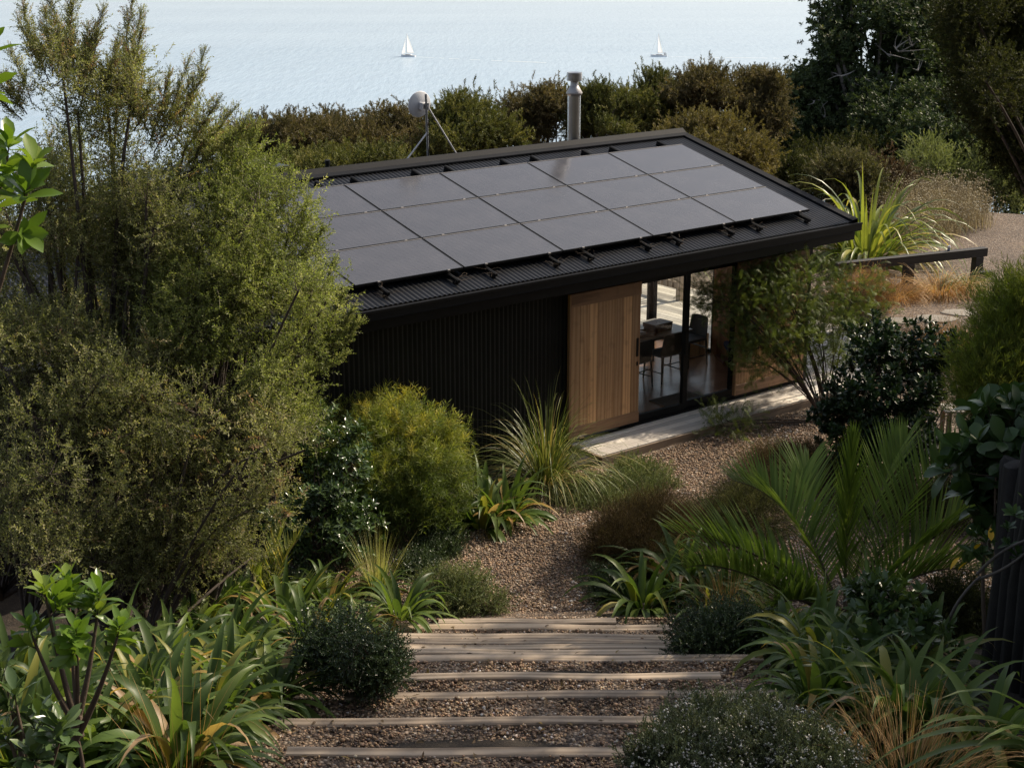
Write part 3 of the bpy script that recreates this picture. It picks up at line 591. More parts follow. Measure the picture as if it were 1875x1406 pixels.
# ------------------------------------------------------------------ decks and railing
def deckboards(name, s0, s1, t0, t1, along, mat, seed, zt=-7.225):
    g = np.random.default_rng(seed); b = MB(); w_ = .138
    if along == 's':
        t = t0
        while t < t1 - .05:
            s = s0; e = min(t + w_, t1)
            while s < s1 - .01:
                e2 = min(s + g.uniform(2.2, 4.2), s1); hl(b, s, e2 - .003, t, e - .006, zt - .03, zt, float(g.uniform(.15, .95)), bev=.0025); s = e2
            t = e
    else:
        s = s0
        while s < s1 - .05:
            e = min(s + w_, s1); t = t0
            while t < t1 - .01:
                e2 = min(t + g.uniform(2.2, 4.2), t1); hl(b, s, e - .006, t, e2 - .003, zt - .03, zt, float(g.uniform(.15, .95)), bev=.0025); t = e2
            s = e
    o = b.build(name, mat, loc=(O[0], O[1], ZG)); o.rotation_euler = (0, 0, wl); return tag(o, kind='structure')
deckboards('front_deck', -4.98, 3.4, 2.91, 3.62, 's', M_deck, 1)
deckboards('side_deck', .2, 3.4, -.8, 2.90, 't', M_deck2, 2); deckboards('rear_deck', -8, 3.4, -6.5, -.81, 't', M_deck2, 3)
b = MB(); hl(b, -4.98, 3.41, 3.622, 3.66, ZG - .05, -7.228, .4); hl(b, -5.02, -4.982, 2.9, 3.66, ZG - .05, -7.228, .5); hl(b, 3.402, 3.44, -6.5, 3.66, ZG - .05, -7.228, .5); o = b.build('deck_fascia', woodmat('deck_fascia_timber', (.2, .15, .11), (.36, .28, .21), 0, .6), loc=(O[0], O[1], ZG)); o.rotation_euler = (0, 0, wl); tag(o, kind='structure')
b = MB(); hl(b, -8, 3.39, -6.5, 3.61, ZG - .05, -7.27); o = b.build('deck_underside', M_dark, loc=(O[0], O[1], ZG)); o.rotation_euler = (0, 0, wl); tag(o, kind='structure')
M_rail = woodmat('railing_timber', (.2, .15, .11), (.4, .31, .23), 2, .7)
rl = empty('deck_railing', hw(2.47, -2.4, -7.225), 'brown timber balustrade on the deck seen through the glass door', 'railing', rz=wl)
b = MB(); b.box(-.06, .06, -.06, .06, 0, 1.0, .6); b.build('post', M_rail, rl)
b = MB(); b.box(-.02, .02, .06, 4.0, .22, .36, .5); b.build('rail', M_rail, rl); b = MB(); b.box(-.05, .05, .06, 4.0, .96, 1.0, .5); b.build('rail', M_rail, rl); b = MB(); b.box(-.06, .06, 4.0, 4.12, 0, 1.0, .6); b.build('post', M_rail, rl)
g = np.random.default_rng(2)
for k in range(24): b = MB(); b.box(-.062, -.022, -.02, .02, .24, .96, float(g.uniform(.3, .8))); b.build('baluster', M_rail, rl, (0, .2 + k * .155, 0))
# ------------------------------------------------------------------ things in the room
M_ply = simple('pale_tabletop', (.36, .33, .30), .35, 0, .15); M_leg = simple('black_timber', (.014, .013, .012), .5); M_felt = simple('grey_seat_fabric', (.12, .125, .135), .9); M_shell = simple('charcoal_shell', (.022, .021, .02), .7, 0, .3, 20)
tb_ = empty('dining_table', hw(-1.95, .98, -7.2), 'pale topped dining table on black legs inside the open room', 'table', rz=wl)
b = MB(); b.box(-1.0, .92, -.46, .46, .715, .745, bev=.004); b.build('tabletop', M_ply, tb_)
b = MB(); b.box(-.9, .82, -.36, .36, .65, .714); b.build('apron', M_leg, tb_)
for (x, y) in ((-.93, -.4), (-.93, .4), (.85, -.4), (.85, .4)): b = MB(); b.tube([(x, y, 0), (x * .97, y * .97, .7)], [.018, .026], 8); b.build('leg', M_leg, tb_, angle=50)
def chair(loc, rz, label, src=[None]):
    if src[0]: return copy_tree(src[0], loc, rz, label=label)
    c = empty('dining_chair', loc, label, 'chair', 'dining chairs around the table', rz)
    b = MB(); b.box(-.22, .22, -.21, .21, .43, .47, bev=.012); b.build('seat', M_felt, c)
    vs = []; fs = []
    for i in range(9):
        for j in range(7):
            u = -1 + 2 * i / 8; v_ = j / 6; x = .215 * u * (1 - .12 * (v_ ** 3) * abs(u)); y = -.215 - .05 * v_ + .035 * u * u; z_ = .46 + .36 * v_ - .02 * (abs(u) ** 4) * (v_ > .9); vs.append((x, y, z_))
    for i in range(8):
        for j in range(6): a = i * 7 + j; fs.append((a, a + 7, a + 8, a + 1))
    b = MB(); b.add(vs, fs); k_ = len(vs); b.add([(x, y - .016, z_) for x, y, z_ in vs], [f_[::-1] for f_ in fs]); b.build('backrest', M_shell, c, angle=40)
    for (x, y) in ((-.2, -.2), (.2, -.2), (-.2, .19), (.2, .19)):
        b = MB(); b.tube([(x * 1.12, y * 1.12, 0), (x, y, .44)], [.013, .019], 8); b.build('leg', M_leg, c)
    for x in (-.215, .215): b = MB(); b.tube([(x, -.21, .17), (x, .2, .17)], .01, 6); b.build('stretcher', M_leg, c)
    b = MB(); b.tube([(-.205, -.2, .3), (.205, -.2, .3)], .01, 6); b.build('stretcher', M_leg, c)
    src[0] = c; return c
chair(hw(-1.70, 1.42, -7.2), wl, 'charcoal dining chair in the middle, its back towards the glass door')
chair(hw(-2.38, 1.45, -7.2), wl + R(6), 'charcoal dining chair half hidden behind the edge of the cedar sliding door')
chair(hw(-.72, 1.05, -7.2), wl + R(88), 'charcoal dining chair at the table end behind the black door post')
M_redbox = simple('reddish_wood', (.11, .035, .018), .45, 0, .3, 20)
def gamebox(s, t, z, w_, d_, h_, rot, label, open_=False):
    o = empty('wooden_box', hw(s, t, z), label, 'box', 'wooden boxes on the table', wl + R(rot)); b = MB()
    if open_:
        b.box(-w_ / 2, w_ / 2, -d_ / 2, d_ / 2, 0, .008); b.box(-w_ / 2, -w_ / 2 + .01, -d_ / 2, d_ / 2, .008, h_); b.box(w_ / 2 - .01, w_ / 2, -d_ / 2, d_ / 2, .008, h_); b.box(-w_ / 2 + .01, w_ / 2 - .01, -d_ / 2, -d_ / 2 + .01, .008, h_); b.box(-w_ / 2 + .01, w_ / 2 - .01, d_ / 2 - .01, d_ / 2, .008, h_)
        b.build('tray', M_redbox, o); b = MB(); b.box(-.1, .03, -.05, .07, .012, h_ + .006); b.build('card', simple('white_card', (.6, .58, .55), .8), o)
    else:
        b.box(-w_ / 2, w_ / 2, -d_ / 2, d_ / 2, 0, h_ * .55, bev=.004); b.build('box_base', M_redbox, o); b = MB(); b.box(-w_ / 2 - .004, w_ / 2 + .004, -d_ / 2 - .004, d_ / 2 + .004, h_ * .56, h_, bev=.004); b.build('lid', M_redbox, o)
        if h_ < .07: 
            for x in (-.05, .02): b = MB(); b.box(x, x + .03, -.02, 0, h_, h_ + .004); b.build('clasp', M_leg, o)
gamebox(-1.55, 1.14, -6.454, .40, .27, .075, 8, 'reddish wooden box at the bottom of the pile on the table'); gamebox(-1.55, 1.13, -6.377, .42, .28, .065, 4, 'flat reddish wooden box on top of the pile on the table'); gamebox(-1.98, 1.22, -6.454, .36, .28, .06, -6, 'open wooden tray with white card in it beside the boxes', True)
n = NT('woven_mat'); ck = n.new('ShaderNodeTexChecker'); n.put(ck.inputs[0], n.coord('Object', (1, 1, 1), (0, 0, R(45)))); ck.inputs['Scale'].default_value = 34; n.set(Base_Color=n.mix(ck.outputs['Fac'], (.035, .026, .018), (.11, .08, .05)), Roughness=.95)
b = MB(); b.box(-.42, .42, -.24, .24, 0, .014, bev=.003); o = b.build('doormat', n.m, loc=hw(-2.3, 2.42, -7.199)); o.rotation_euler = (0, 0, wl); tag(o, 'dark woven doormat inside the glass door', 'doormat')
bk = empty('firewood_basket', hw(-.15, .62, -7.2), 'brown basket of firewood with wire handles by the far window', 'basket', rz=wl + R(20)); b = MB()
b.box(-.2, .2, -.18, -.165, .0, .34); b.box(-.2, .2, .165, .18, 0, .34); b.box(-.2, -.185, -.165, .165, 0, .34); b.box(.185, .2, -.165, .165, 0, .34); b.build('basket', simple('cane', (.28, .15, .06), .8, 0, .3, 30), bk)
g = np.random.default_rng(6)
for k in range(9): b = MB(); a = g.uniform(-.13, .13, 2); b.tube([(a[0], a[1], .03), (a[0] + g.normal(0, .05), a[1] + g.normal(0, .05), g.uniform(.36, .46))], g.uniform(.022, .035), 7); b.build('log', simple('firewood%d' % k, (.09, .05, .028), .9), bk)
for y in (-.17, .17): b = MB(); b.tube([(-.07, y, .33), (-.06, y, .5), (-.03, y, .56), (.03, y, .56), (.06, y, .5), (.07, y, .33)], .006, 6); b.build('handle', M_galv, bk)
o = empty('rolled_mat', hw(.02, 1.35, -7.03), 'navy blue rolled mat leaning by the firewood basket', 'mat', rz=wl + R(60)); b = MB(); pts = []
b.tube([(-.32, 0, -.04), (-.1, 0, .02), (.32, 0, .12)], .1, 16); b.build('roll', simple('navy_fabric', (.018, .022, .06), .8), o, smooth=False, angle=50)
b = MB(); [b.tube([(-.322 - .002, 0, -.04), (-.33, 0, -.042)], r_, 14) for r_ in (.095,)]; b.build('roll_end', simple('tan_lining', (.3, .17, .08), .8), o)
b = MB(); hl(b, 0, 0, 0, 0, 0, 0) if 0 else b.box(-.25, .25, -.2, .2, 0, .05, bev=.01); o = b.build('log_stand', M_redbox, loc=hw(-.0, 1.35, -7.2)); o.rotation_euler = (0, 0, wl + R(60)); tag(o, 'low reddish timber stand under the navy rolled mat', 'stand')
# ------------------------------------------------------------------ vegetation materials
L_kan = leafmat('tea_tree_leaf', [(0, (.033, .037, .017)), (.35, (.074, .079, .034)), (.7, (.128, .130, .060)), (.9, (.185, .172, .095)), (1, (.15, .09, .055))], (.17, .13, .10), .5, .42, tcol=(1.15, 1.25, .6), gain=2.8)
L_kan2 = leafmat('tea_tree_leaf_bright', [(0, (.038, .046, .016)), (.4, (.086, .099, .034)), (.8, (.145, .153, .060)), (1, (.2, .19, .095))], (.16, .12, .09), .5, .45, gain=2.9, tcol=(1.15, 1.27, .58))
L_brown = leafmat('brown_tea_tree_leaf', [(0, (.025, .024, .013)), (.4, (.056, .049, .025)), (.75, (.092, .074, .040)), (1, (.135, .104, .058))], (.04, .028, .02), .65, .22, spec=.2)
L_olive = leafmat('olive_tea_tree_leaf', [(0, (.026, .030, .012)), (.5, (.06, .066, .022)), (1, (.12, .11, .04))], (.04, .03, .02), .65, .22, spec=.2)
L_poh = leafmat('dark_coastal_leaf', [(0, (.012, .018, .009)), (.5, (.028, .040, .017)), (.85, (.05, .062, .026)), (1, (.10, .10, .055))], (.05, .045, .04), .5, .2, spec=.25, gain=2.8)
L_near = leafmat('deep_green_leaf', [(0, (.012, .017, .007)), (.6, (.03, .034, .013)), (1, (.06, .06, .022))], (.03, .022, .016), .6, .3, spec=.15, gain=1.9)
L_gloss = leafmat('glossy_leaf', [(0, (.020, .036, .014)), (.6, (.044, .070, .026)), (1, (.08, .105, .042))], (.07, .05, .035), .24, .2, spec=.6)
L_dkgl = leafmat('dark_glossy_leaf', [(0, (.008, .016, .007)), (.6, (.018, .034, .012)), (1, (.03, .05, .016))], (.04, .03, .024), .32, .12, spec=.5)
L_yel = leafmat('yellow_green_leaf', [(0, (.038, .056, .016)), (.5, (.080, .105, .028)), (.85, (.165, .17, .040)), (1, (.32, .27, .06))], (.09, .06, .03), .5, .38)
L_fea = leafmat('feathery_leaf', [(0, (.032, .046, .016)), (.6, (.062, .082, .025)), (1, (.11, .125, .04))], (.06, .045, .034), .5, .34)
L_wil = leafmat('wispy_leaf', [(0, (.045, .062, .014)), (.6, (.10, .125, .024)), (1, (.18, .18, .045))], (.07, .05, .03), .5, .35)
L_big = leafmat('big_leaf', [(0, (.014, .028, .01)), (.6, (.03, .055, .017)), (1, (.05, .08, .024))], (.06, .045, .03), .35, .2, spec=.45)
L_sap = leafmat('fresh_broad_leaf', [(0, (.035, .07, .012)), (.6, (.08, .13, .02)), (1, (.13, .17, .03))], (.09, .06, .04), .3, .36, spec=.5)
L_lily = leafmat('lily_leaf', [(0, (.029, .048, .014)), (.5, (.053, .082, .021)), (.86, (.085, .115, .030)), (.93, (.14, .13, .03)), (.97, (.24, .15, .06)), (1, (.22, .15, .09))], rough=.4, transl=.42, deadtip=True, spec=.35)
L_carex = leafmat('carex_leaf', [(0, (.04, .055, .018)), (.5, (.075, .095, .03)), (.85, (.13, .14, .05)), (1, (.25, .19, .09))], rough=.4, transl=.3, deadtip=True, spec=.45)
L_tan = leafmat('tan_grass', [(0, (.11, .065, .025)), (.5, (.22, .13, .05)), (.9, (.34, .22, .10)), (1, (.14, .13, .04))], rough=.5, transl=.35, tcol=(1.2, 1.05, .7))
L_pale = leafmat('pale_grass', [(0, (.12, .13, .05)), (.6, (.25, .25, .11)), (1, (.4, .36, .2))], rough=.5, transl=.35)
L_flax = leafmat('flax_leaf', [(0, (.045, .065, .018)), (.5, (.09, .115, .03)), (.85, (.17, .18, .045)), (1, (.26, .2, .09))], rough=.34, transl=.35, spec=.5, deadtip=True)
L_palm = leafmat('palm_leaf', [(0, (.035, .055, .014)), (.6, (.065, .095, .022)), (1, (.10, .13, .035))], bark=(.10, .075, .045), rough=.42, transl=.42, spec=.28, gain=2.7, deadtip=True, dead=(.2, .17, .06))
L_wiry = leafmat('wiry_brown_twigs', [(0, (.035, .026, .013)), (.5, (.07, .048, .022)), (1, (.115, .085, .035))], (.055, .035, .018), .7, .2, spec=.15)
L_cov = leafmat('grey_green_cover', [(0, (.045, .06, .03)), (.6, (.09, .11, .05)), (1, (.16, .16, .08))], (.07, .05, .03), .6, .25)
L_ink = leafmat('small_dark_leaf', [(0, (.012, .02, .009)), (.6, (.028, .044, .018)), (1, (.055, .08, .03))], (.03, .022, .017), .35, .15, spec=.5)
L_pol = leafmat('pale_olive_leaf', [(0, (.07, .085, .035)), (.6, (.13, .15, .07)), (1, (.22, .23, .12))], (.08, .06, .04), .5, .3)
L_dry = leafmat('dry_flower_stems', [(0, (.22, .18, .10)), (.55, (.40, .34, .22)), (.8, (.6, .54, .42)), (1, (.76, .71, .6))], (.16, .11, .06), .6, .4, tcol=(1.05, 1, .85), gain=1.0)
L_scrub = leafmat('mixed_scrub_leaf', [(0, (.03, .034, .015)), (.6, (.07, .068, .034)), (1, (.13, .11, .065))], (.06, .045, .035), .65, .2, spec=.2)
B_dark = simple('dark_bark', (.075, .057, .046), .9, 0, .45, 14, .5); B_grey = simple('grey_bark', (.16, .14, .12), .85, 0, .3, 10, .4); B_stem = simple('brown_stem', (.10, .07, .045), .8, 0, .3, 14, .3)
# sprig kits
S_kan = [sprig(.15, 14, .026, .0105, 55, c, s) for s, c in enumerate((0, .2, .35, .1, .25))]
S_far = [sprig(.26, 18, .078, .024, 45, c, 30 + s, .005) for s, c in enumerate((0, .15, .3, .1))]
S_poh = [rosette(8, .13, .06, 60, s, 'oval', 2, .3, .08, .005) for s in range(4)]
S_glo = [rosette(8, .085, .032, 62, 40 + s, 'oval', 3, .5, .07, .003) for s in range(4)]
S_dk = [rosette(8, .085, .045, 52, 50 + s, 'obov', 3, .25, .06, .004) for s in range(4)]
S_yel = [sprig(.20, 20, .085, .0075, 60, c, 60 + s, .0018) for s, c in enumerate((.2, .5, .8, .4))]
S_fea = [pinnate(.22, 13, .042, .0105, dr, 70 + s) for s, dr in enumerate((.6, .9, 1.2, .8))]
S_wil = [sprig(.34, 22, .085, .0075, 38, c, 80 + s, .002) for s, c in enumerate((.1, .3, .5))]
S_big = [rosette(6, .24, .125, 66, 90 + s, 'obov', 5, .45, .10, .008, .18) for s in range(4)]
S_sap = [rosette(9, .125, .05, 58, 100 + s, 'obov', 4, .35, .07, .004, .3) for s in range(4)]
S_ink = [sprig(.11, 16, .017, .011, 60, c, 110 + s) for s, c in enumerate((0, .2, .4))]
S_wiry = [sprig(.20, 11, .05, .0026, 40, c, 120 + s, .0016) for s, c in enumerate((0, .5, .9, .3))]
S_cov = [sprig(.12, 18, .022, .006, 45, c, 130 + s) for s, c in enumerate((0, .3, .5))]
S_pol = [sprig(.32, 18, .055, .017, 35, c, 140 + s, .003) for s, c in enumerate((0, .1, .2))]
def fwp(p): return p[1] * CP - p[2] * SP
def up_to(px0, py0, px1, py1, fw, d=0): return (at(px0, py0, fw), at(px1, py1, fw + d))
# ------------------------------------------------------------------ the tall tea trees on the left
def nearb(bl, fw, seed): return [blob(x, y, rx, ry, fw + d) for x, y, rx, ry, d, _ in tufts(bl, 6, .44, seed, .45)]
fw = 14.2
tips = [((90, 130), (40, 0)), ((110, 120), (82, -25)), ((130, 130), (140, -25)), ((165, 130), (188, 15)), ((150, 160), (162, 50)), ((215, 160), (246, -20)), ((225, 180), (262, 50)), ((60, 190), (18, 90)), ((240, 220), (285, 150)), ((190, 150), (215, 70)), ((110, 140), (105, 40)),
        ((290, 260), (345, 110)), ((310, 250), (374, 90)), ((330, 280), (400, 185)), ((350, 300), (432, 190)), ((280, 240), (312, 130)), ((40, 200), (-20, 120)), ((170, 120), (60, 40)), ((255, 230), (240, 110))]
g = np.random.default_rng(5); sp_ = []
for (a, c) in tips:
    for k in range(2): sp_.append(up_to(a[0] + g.normal(0, 8), a[1] + 20 * k, c[0] + g.normal(0, 9) * k, c[1] + 38 * k + g.uniform(0, 10), fw + g.uniform(-.5, .3), g.uniform(-.2, .2)))
plant('tea_tree', 'tall tea tree at far left, its thin sprays rising highest against the sea', 'tree', (-3.7, 13.3, hz(0, 13.3)), nearb([(165, 230, 125, 130), (50, 330, 120, 140), (300, 350, 120, 130), (190, 460, 190, 120), (20, 520, 110, 130), (120, 590, 140, 80), (270, 560, 100, 90), (250, 440, 120, 100)], fw, 601),
      S_kan, L_kan, B_dark, nc=640, ns=18, sig=.095, scale=(.8, 1.4), up=.6, out=.6, jit=.65, lo=.2, lump=.4, limbs=1, r0=.075, r1=.012, twig=.006, seed=21, stems=3, spread=.25, sprays=sp_)
sp_ = [up_to(a[0], a[1], c[0], c[1], fw - .2, .0) for a, c in (((590, 640), (650, 560)), ((590, 620), (628, 540)), ((570, 560), (612, 480)), ((560, 640), (640, 615)), ((540, 500), (590, 420)), ((530, 450), (562, 370)), ((500, 400), (535, 315)), ((470, 330), (520, 270)), ((450, 300), (470, 225)), ((420, 290), (452, 215)), ((560, 690), (632, 650)), ((540, 540), (585, 500)), ((580, 660), (660, 590)))]
plant('tea_tree', 'bushy sunlit tea tree, its bright green right edge overlapping the solar panels', 'tree', (-2.7, 13.0, hz(0, 13)), nearb([(485, 420, 75, 130), (420, 330, 70, 80), (450, 590, 140, 115), (555, 590, 46, 80), (350, 480, 120, 130), (500, 720, 90, 90), (570, 560, 40, 70), (340, 600, 100, 80), (545, 660, 50, 60)], fw - .2, 602),
      S_kan, L_kan2, B_dark, nc=560, ns=19, sig=.085, scale=(.8, 1.35), up=.4, out=.85, jit=.6, lo=.25, lump=.38, limbs=1, r0=.06, r1=.01, twig=.006, seed=22, stems=3, spread=.25, sprays=sp_)
plant('tea_tree', 'dense lower tea tree with dark trunks showing behind the lilies on the left', 'tree', (-3.65, 12.3, hz(0, 12.3)), nearb([(110, 700, 190, 110), (300, 800, 200, 110), (60, 880, 120, 90), (440, 890, 90, 70), (260, 960, 170, 70), (500, 800, 60, 60), (170, 1020, 190, 45), (390, 1010, 90, 45), (30, 620, 90, 80), (200, 650, 150, 70), (545, 780, 45, 70)], fw - 1.1, 603),
      S_kan, L_kan, B_dark, nc=520, ns=17, sig=.10, scale=(.8, 1.4), up=.4, out=.8, jit=.6, lo=.2, lump=.38, limbs=1, r0=.05, r1=.01, twig=.006, seed=23, stems=7, spread=.55)
# ------------------------------------------------------------------ shrubs below the wall
b_ = G(610, 1045); f_ = fwp(b_)
plant('glossy_shrub', 'glossy leaved shrub glinting between the tea trees and the round yellow-green bush', 'shrub', b_, [blob(625, 890, 62, 110, f_ + .3, .6), blob(585, 960, 80, 75, f_, .5), blob(640, 985, 45, 50, f_ - .1, .4), blob(585, 800, 35, 60, f_ + .4, .3), blob(520, 960, 50, 50, f_, .4)], S_glo, L_gloss, B_stem, nc=210, ns=5, sig=.07, scale=(.75, 1.15), up=.6, out=.8, lo=.5, limbs=3, r0=.02, r1=.006, twig=.005, seed=31, stems=4, spread=.12)
b_ = G(740, 1000); f_ = fwp(b_)
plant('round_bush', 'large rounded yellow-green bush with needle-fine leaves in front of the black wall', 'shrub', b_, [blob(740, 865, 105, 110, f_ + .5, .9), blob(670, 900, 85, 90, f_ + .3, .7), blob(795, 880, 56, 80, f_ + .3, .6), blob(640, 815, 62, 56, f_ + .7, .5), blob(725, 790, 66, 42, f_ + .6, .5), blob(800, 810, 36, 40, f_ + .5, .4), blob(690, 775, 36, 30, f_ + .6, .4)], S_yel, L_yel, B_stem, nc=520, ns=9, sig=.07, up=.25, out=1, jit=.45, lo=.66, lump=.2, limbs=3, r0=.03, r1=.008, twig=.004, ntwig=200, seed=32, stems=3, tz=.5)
# strap-leaved things: one mesh each
def tuft(n, L, W, el, droop, seed, shape='grass', segs=6, rad=.05, fold=.25, twist=.3, tint=(0, 1), Lv=.3):
    g = np.random.default_rng(seed); az = g.uniform(0, 6.283, n); e = R(1) * g.uniform(el[0], el[1], n); rr = rad * np.sqrt(g.uniform(0, 1, n))
    P = np.stack([rr * np.cos(az), rr * np.sin(az), 0 * az], 1); D = np.stack([np.cos(e) * np.cos(az), np.cos(e) * np.sin(az), np.sin(e)], 1)
    V, Q, T, TP = ribbons(P, D, L * g.uniform(1 - Lv, 1 + Lv * .6, n), W * g.uniform(.75, 1.2, n), droop * g.uniform(.6, 1.3, n), segs, shape, fold, tint=g.uniform(*tint, n), twist=g.normal(0, twist, n))
    rnd = np.repeat(g.uniform(.55, 1, n), len(V) // n); return V, Q, .1 + .88 * T, TP * rnd
def tuftobj(name, label, cat, loc, mat, *a, group=None, rz=0, scale=1, parts=None, **k):
    V, Q, T, TP = tuft(*a, **k); o = link(name, qmesh(name, V * scale, Q, mat, T, TP), loc=loc); o.rotation_euler = (0, 0, rz); return tag(o, label, cat, group)
b_ = G(1000, 890)
V1 = tuft(420, 1.45, .015, (40, 88), 2.6, 41, rad=.16, segs=9); V2 = tuft(80, 1.0, .010, (25, 60), 1.6, 42, rad=.2, segs=7, tint=(.8, 1.1))
V, Q, T, TP = join([V1, V2]); o = link('sedge', qmesh('sedge', V, Q, L_carex, np.clip(T, 0, 1), TP), loc=b_); tag(o, 'big arching green sedge clump by the left end of the deck', 'grass clump')
# low grey-green mat beside it
b_ = G(1130, 905); f_ = fwp(b_)
plant('ground_cover', 'low spreading grey-green mat plant between the big sedge and the gravel path', 'ground cover', b_, [blob(1105, 908, 95, 12, fwp(G(1105, 908)), .6), blob(1180, 884, 60, 9, fwp(G(1180, 884)), .55), blob(1050, 917, 50, 10, fwp(G(1050, 917)), .45), blob(1165, 866, 40, 7, fwp(G(1165, 866)), .4)], S_cov, L_cov, B_stem, nc=330, ns=24, sig=.06, up=.6, out=.4, jit=.5, lo=.2, limbs=2, r0=.008, r1=.004, twig=.003, ntwig=60, seed=43, parts=('stems', 'foliage'))
# ------------------------------------------------------------------ lilies
LV = [tuft(66, .62, .060, (12, 80), 2.5, 200 + i, 'lance', 8, .12, .3, .4) for i in range(5)]
LM = [qmesh('lily_clump', *v[:2], L_lily, v[2], v[3], smooth=True) for v in LV]
lil = [(30, 1395, 1.15, 'strap-leaved lily clump in the bottom left corner under the broadleaf sapling'), (170, 1385, 1.15, 'lily clump with dry curled leaves at the bottom edge, left of thin grass stalks'), (330, 1395, 1.2, 'strap-leaved lily clump whose long leaves arch over the gravel beside the lowest timber step'), (110, 1290, 1.05, 'shaded lily clump directly behind the broadleaf sapling stems'),
       (250, 1300, 1.1, 'lily clump in the middle of the left bed with all its leaves sweeping right'), (385, 1320, 1.05, 'lily clump with a brown spotted leaf by the left end of the second timber step'), (320, 1215, 1.0, 'upright lily clump at the back of the left bed below the dead palm fronds'), (500, 1280, .95, 'single lily clump standing on mulch left of the dark small-leaved bush'),
       (420, 1190, .95, 'lily clump between the small palm and the upright back lilies'), (520, 1165, 1.2, 'largest dark green lily clump in front of the bright yellow palm frond'), (600, 1110, 1.0, 'sunlit lily clump behind the dark small-leaved bush'), (735, 1128, 1.05, 'lily clump spilling onto the farthest timber step on the left'), (648, 1170, .75, 'small lily clump tucked behind the dark small-leaved bush on the left'), (700, 1085, .8, 'yellowing lily clump beside the pale seeding grass'),
       (930, 950, 1.35, 'lily clump in front of the big sedge, its leaves spilling onto the gravel'), (885, 962, 1.6, 'bright lily clump with browned leaves between the round bush and the big sedge'), (1175, 1112, 1.35, 'lily clump right of the path, nearest the farthest timber step'), (1255, 1078, 1.35, 'lily clump below the brown wiry mound right of the path'), (1300, 1122, 1.2, 'lily clump behind the tan grass tuft by the steps'), (1425, 1150, 1.05, 'lily clump under the left fronds of the big palm'),
       (1500, 1215, 1.1, 'lily clump with pale withered leaves right of the longest timber step'), (1570, 1240, 1.1, 'lily clump below the big palm, in front of its trunk'), (1640, 1275, 1.05, 'lily clump under the glossy sapling on the right'), (1560, 1290, 1.0, 'lily clump with a papery dead leaf behind the white flowered bush'), (1700, 1345, 1.2, 'broad grey-green lily clump at the foot of the log fence'), (1630, 1345, 1.1, 'lily clump between the white flowered bush and the tan grass at the bottom right'), (1800, 1370, 1.1, 'lily clump at the right edge below the log fence'), (1210, 1050, 1.2, 'lily clump farthest up the path on the right, touching the brown wiry mound'), (1335, 1092, 1.2, 'lily clump just left of the big palm, behind the tan grass'), (80, 1345, 1.2, 'lily clump hiding the stems of the broadleaf sapling'), (280, 1350, 1.15, 'lily clump leaning right, just above the thin grass stalks'), (200, 1245, 1.1, 'lily clump in the back row, right of the broadleaf sapling'), (300, 1265, 1.1, 'lily clump in the centre of the left bed behind the front row'), (30, 1250, 1.1, 'lily clump at the left edge behind the broadleaf sapling'), (420, 1270, 1.0, 'lily clump between the spotted-leaved one and the lone clump on mulch'), (565, 1175, 1.0, 'lily clump squeezed between the largest clump and the dark bush'), (360, 1160, 1.0, 'lily clump beside the drooping pale palm fronds'), (450, 1130, 1.1, 'lily clump below the glowing palm on its left'), (1440, 1195, 1.15, 'lily clump beside the end of the longest timber step'), (1500, 1290, 1.05, 'lily clump leaning over the white flowered bush'), (1690, 1240, 1.1, 'lily clump in deep shade before the log fence'), (1590, 1195, 1.2, 'lily clump in the shade right under the big palm'), (450, 1245, .9, 'lily clump half hidden behind the lone clump on mulch')]
g = np.random.default_rng(77)
for i, (px, py, s, lab) in enumerate(lil):
    p = at(px, py, fwl) if (fwl := {735: 14.5, 648: 13.6}.get(px)) else G(px, py); o = link('lily_clump', LM[i % 5], loc=p); o.rotation_euler = (g.normal(0, .08), g.normal(0, .08), g.uniform(0, 6.28)); o.scale = (s, s, s * g.uniform(.9, 1.1)); tag(o, lab, 'lily', 'strap-leaved lily clumps in the garden beds')
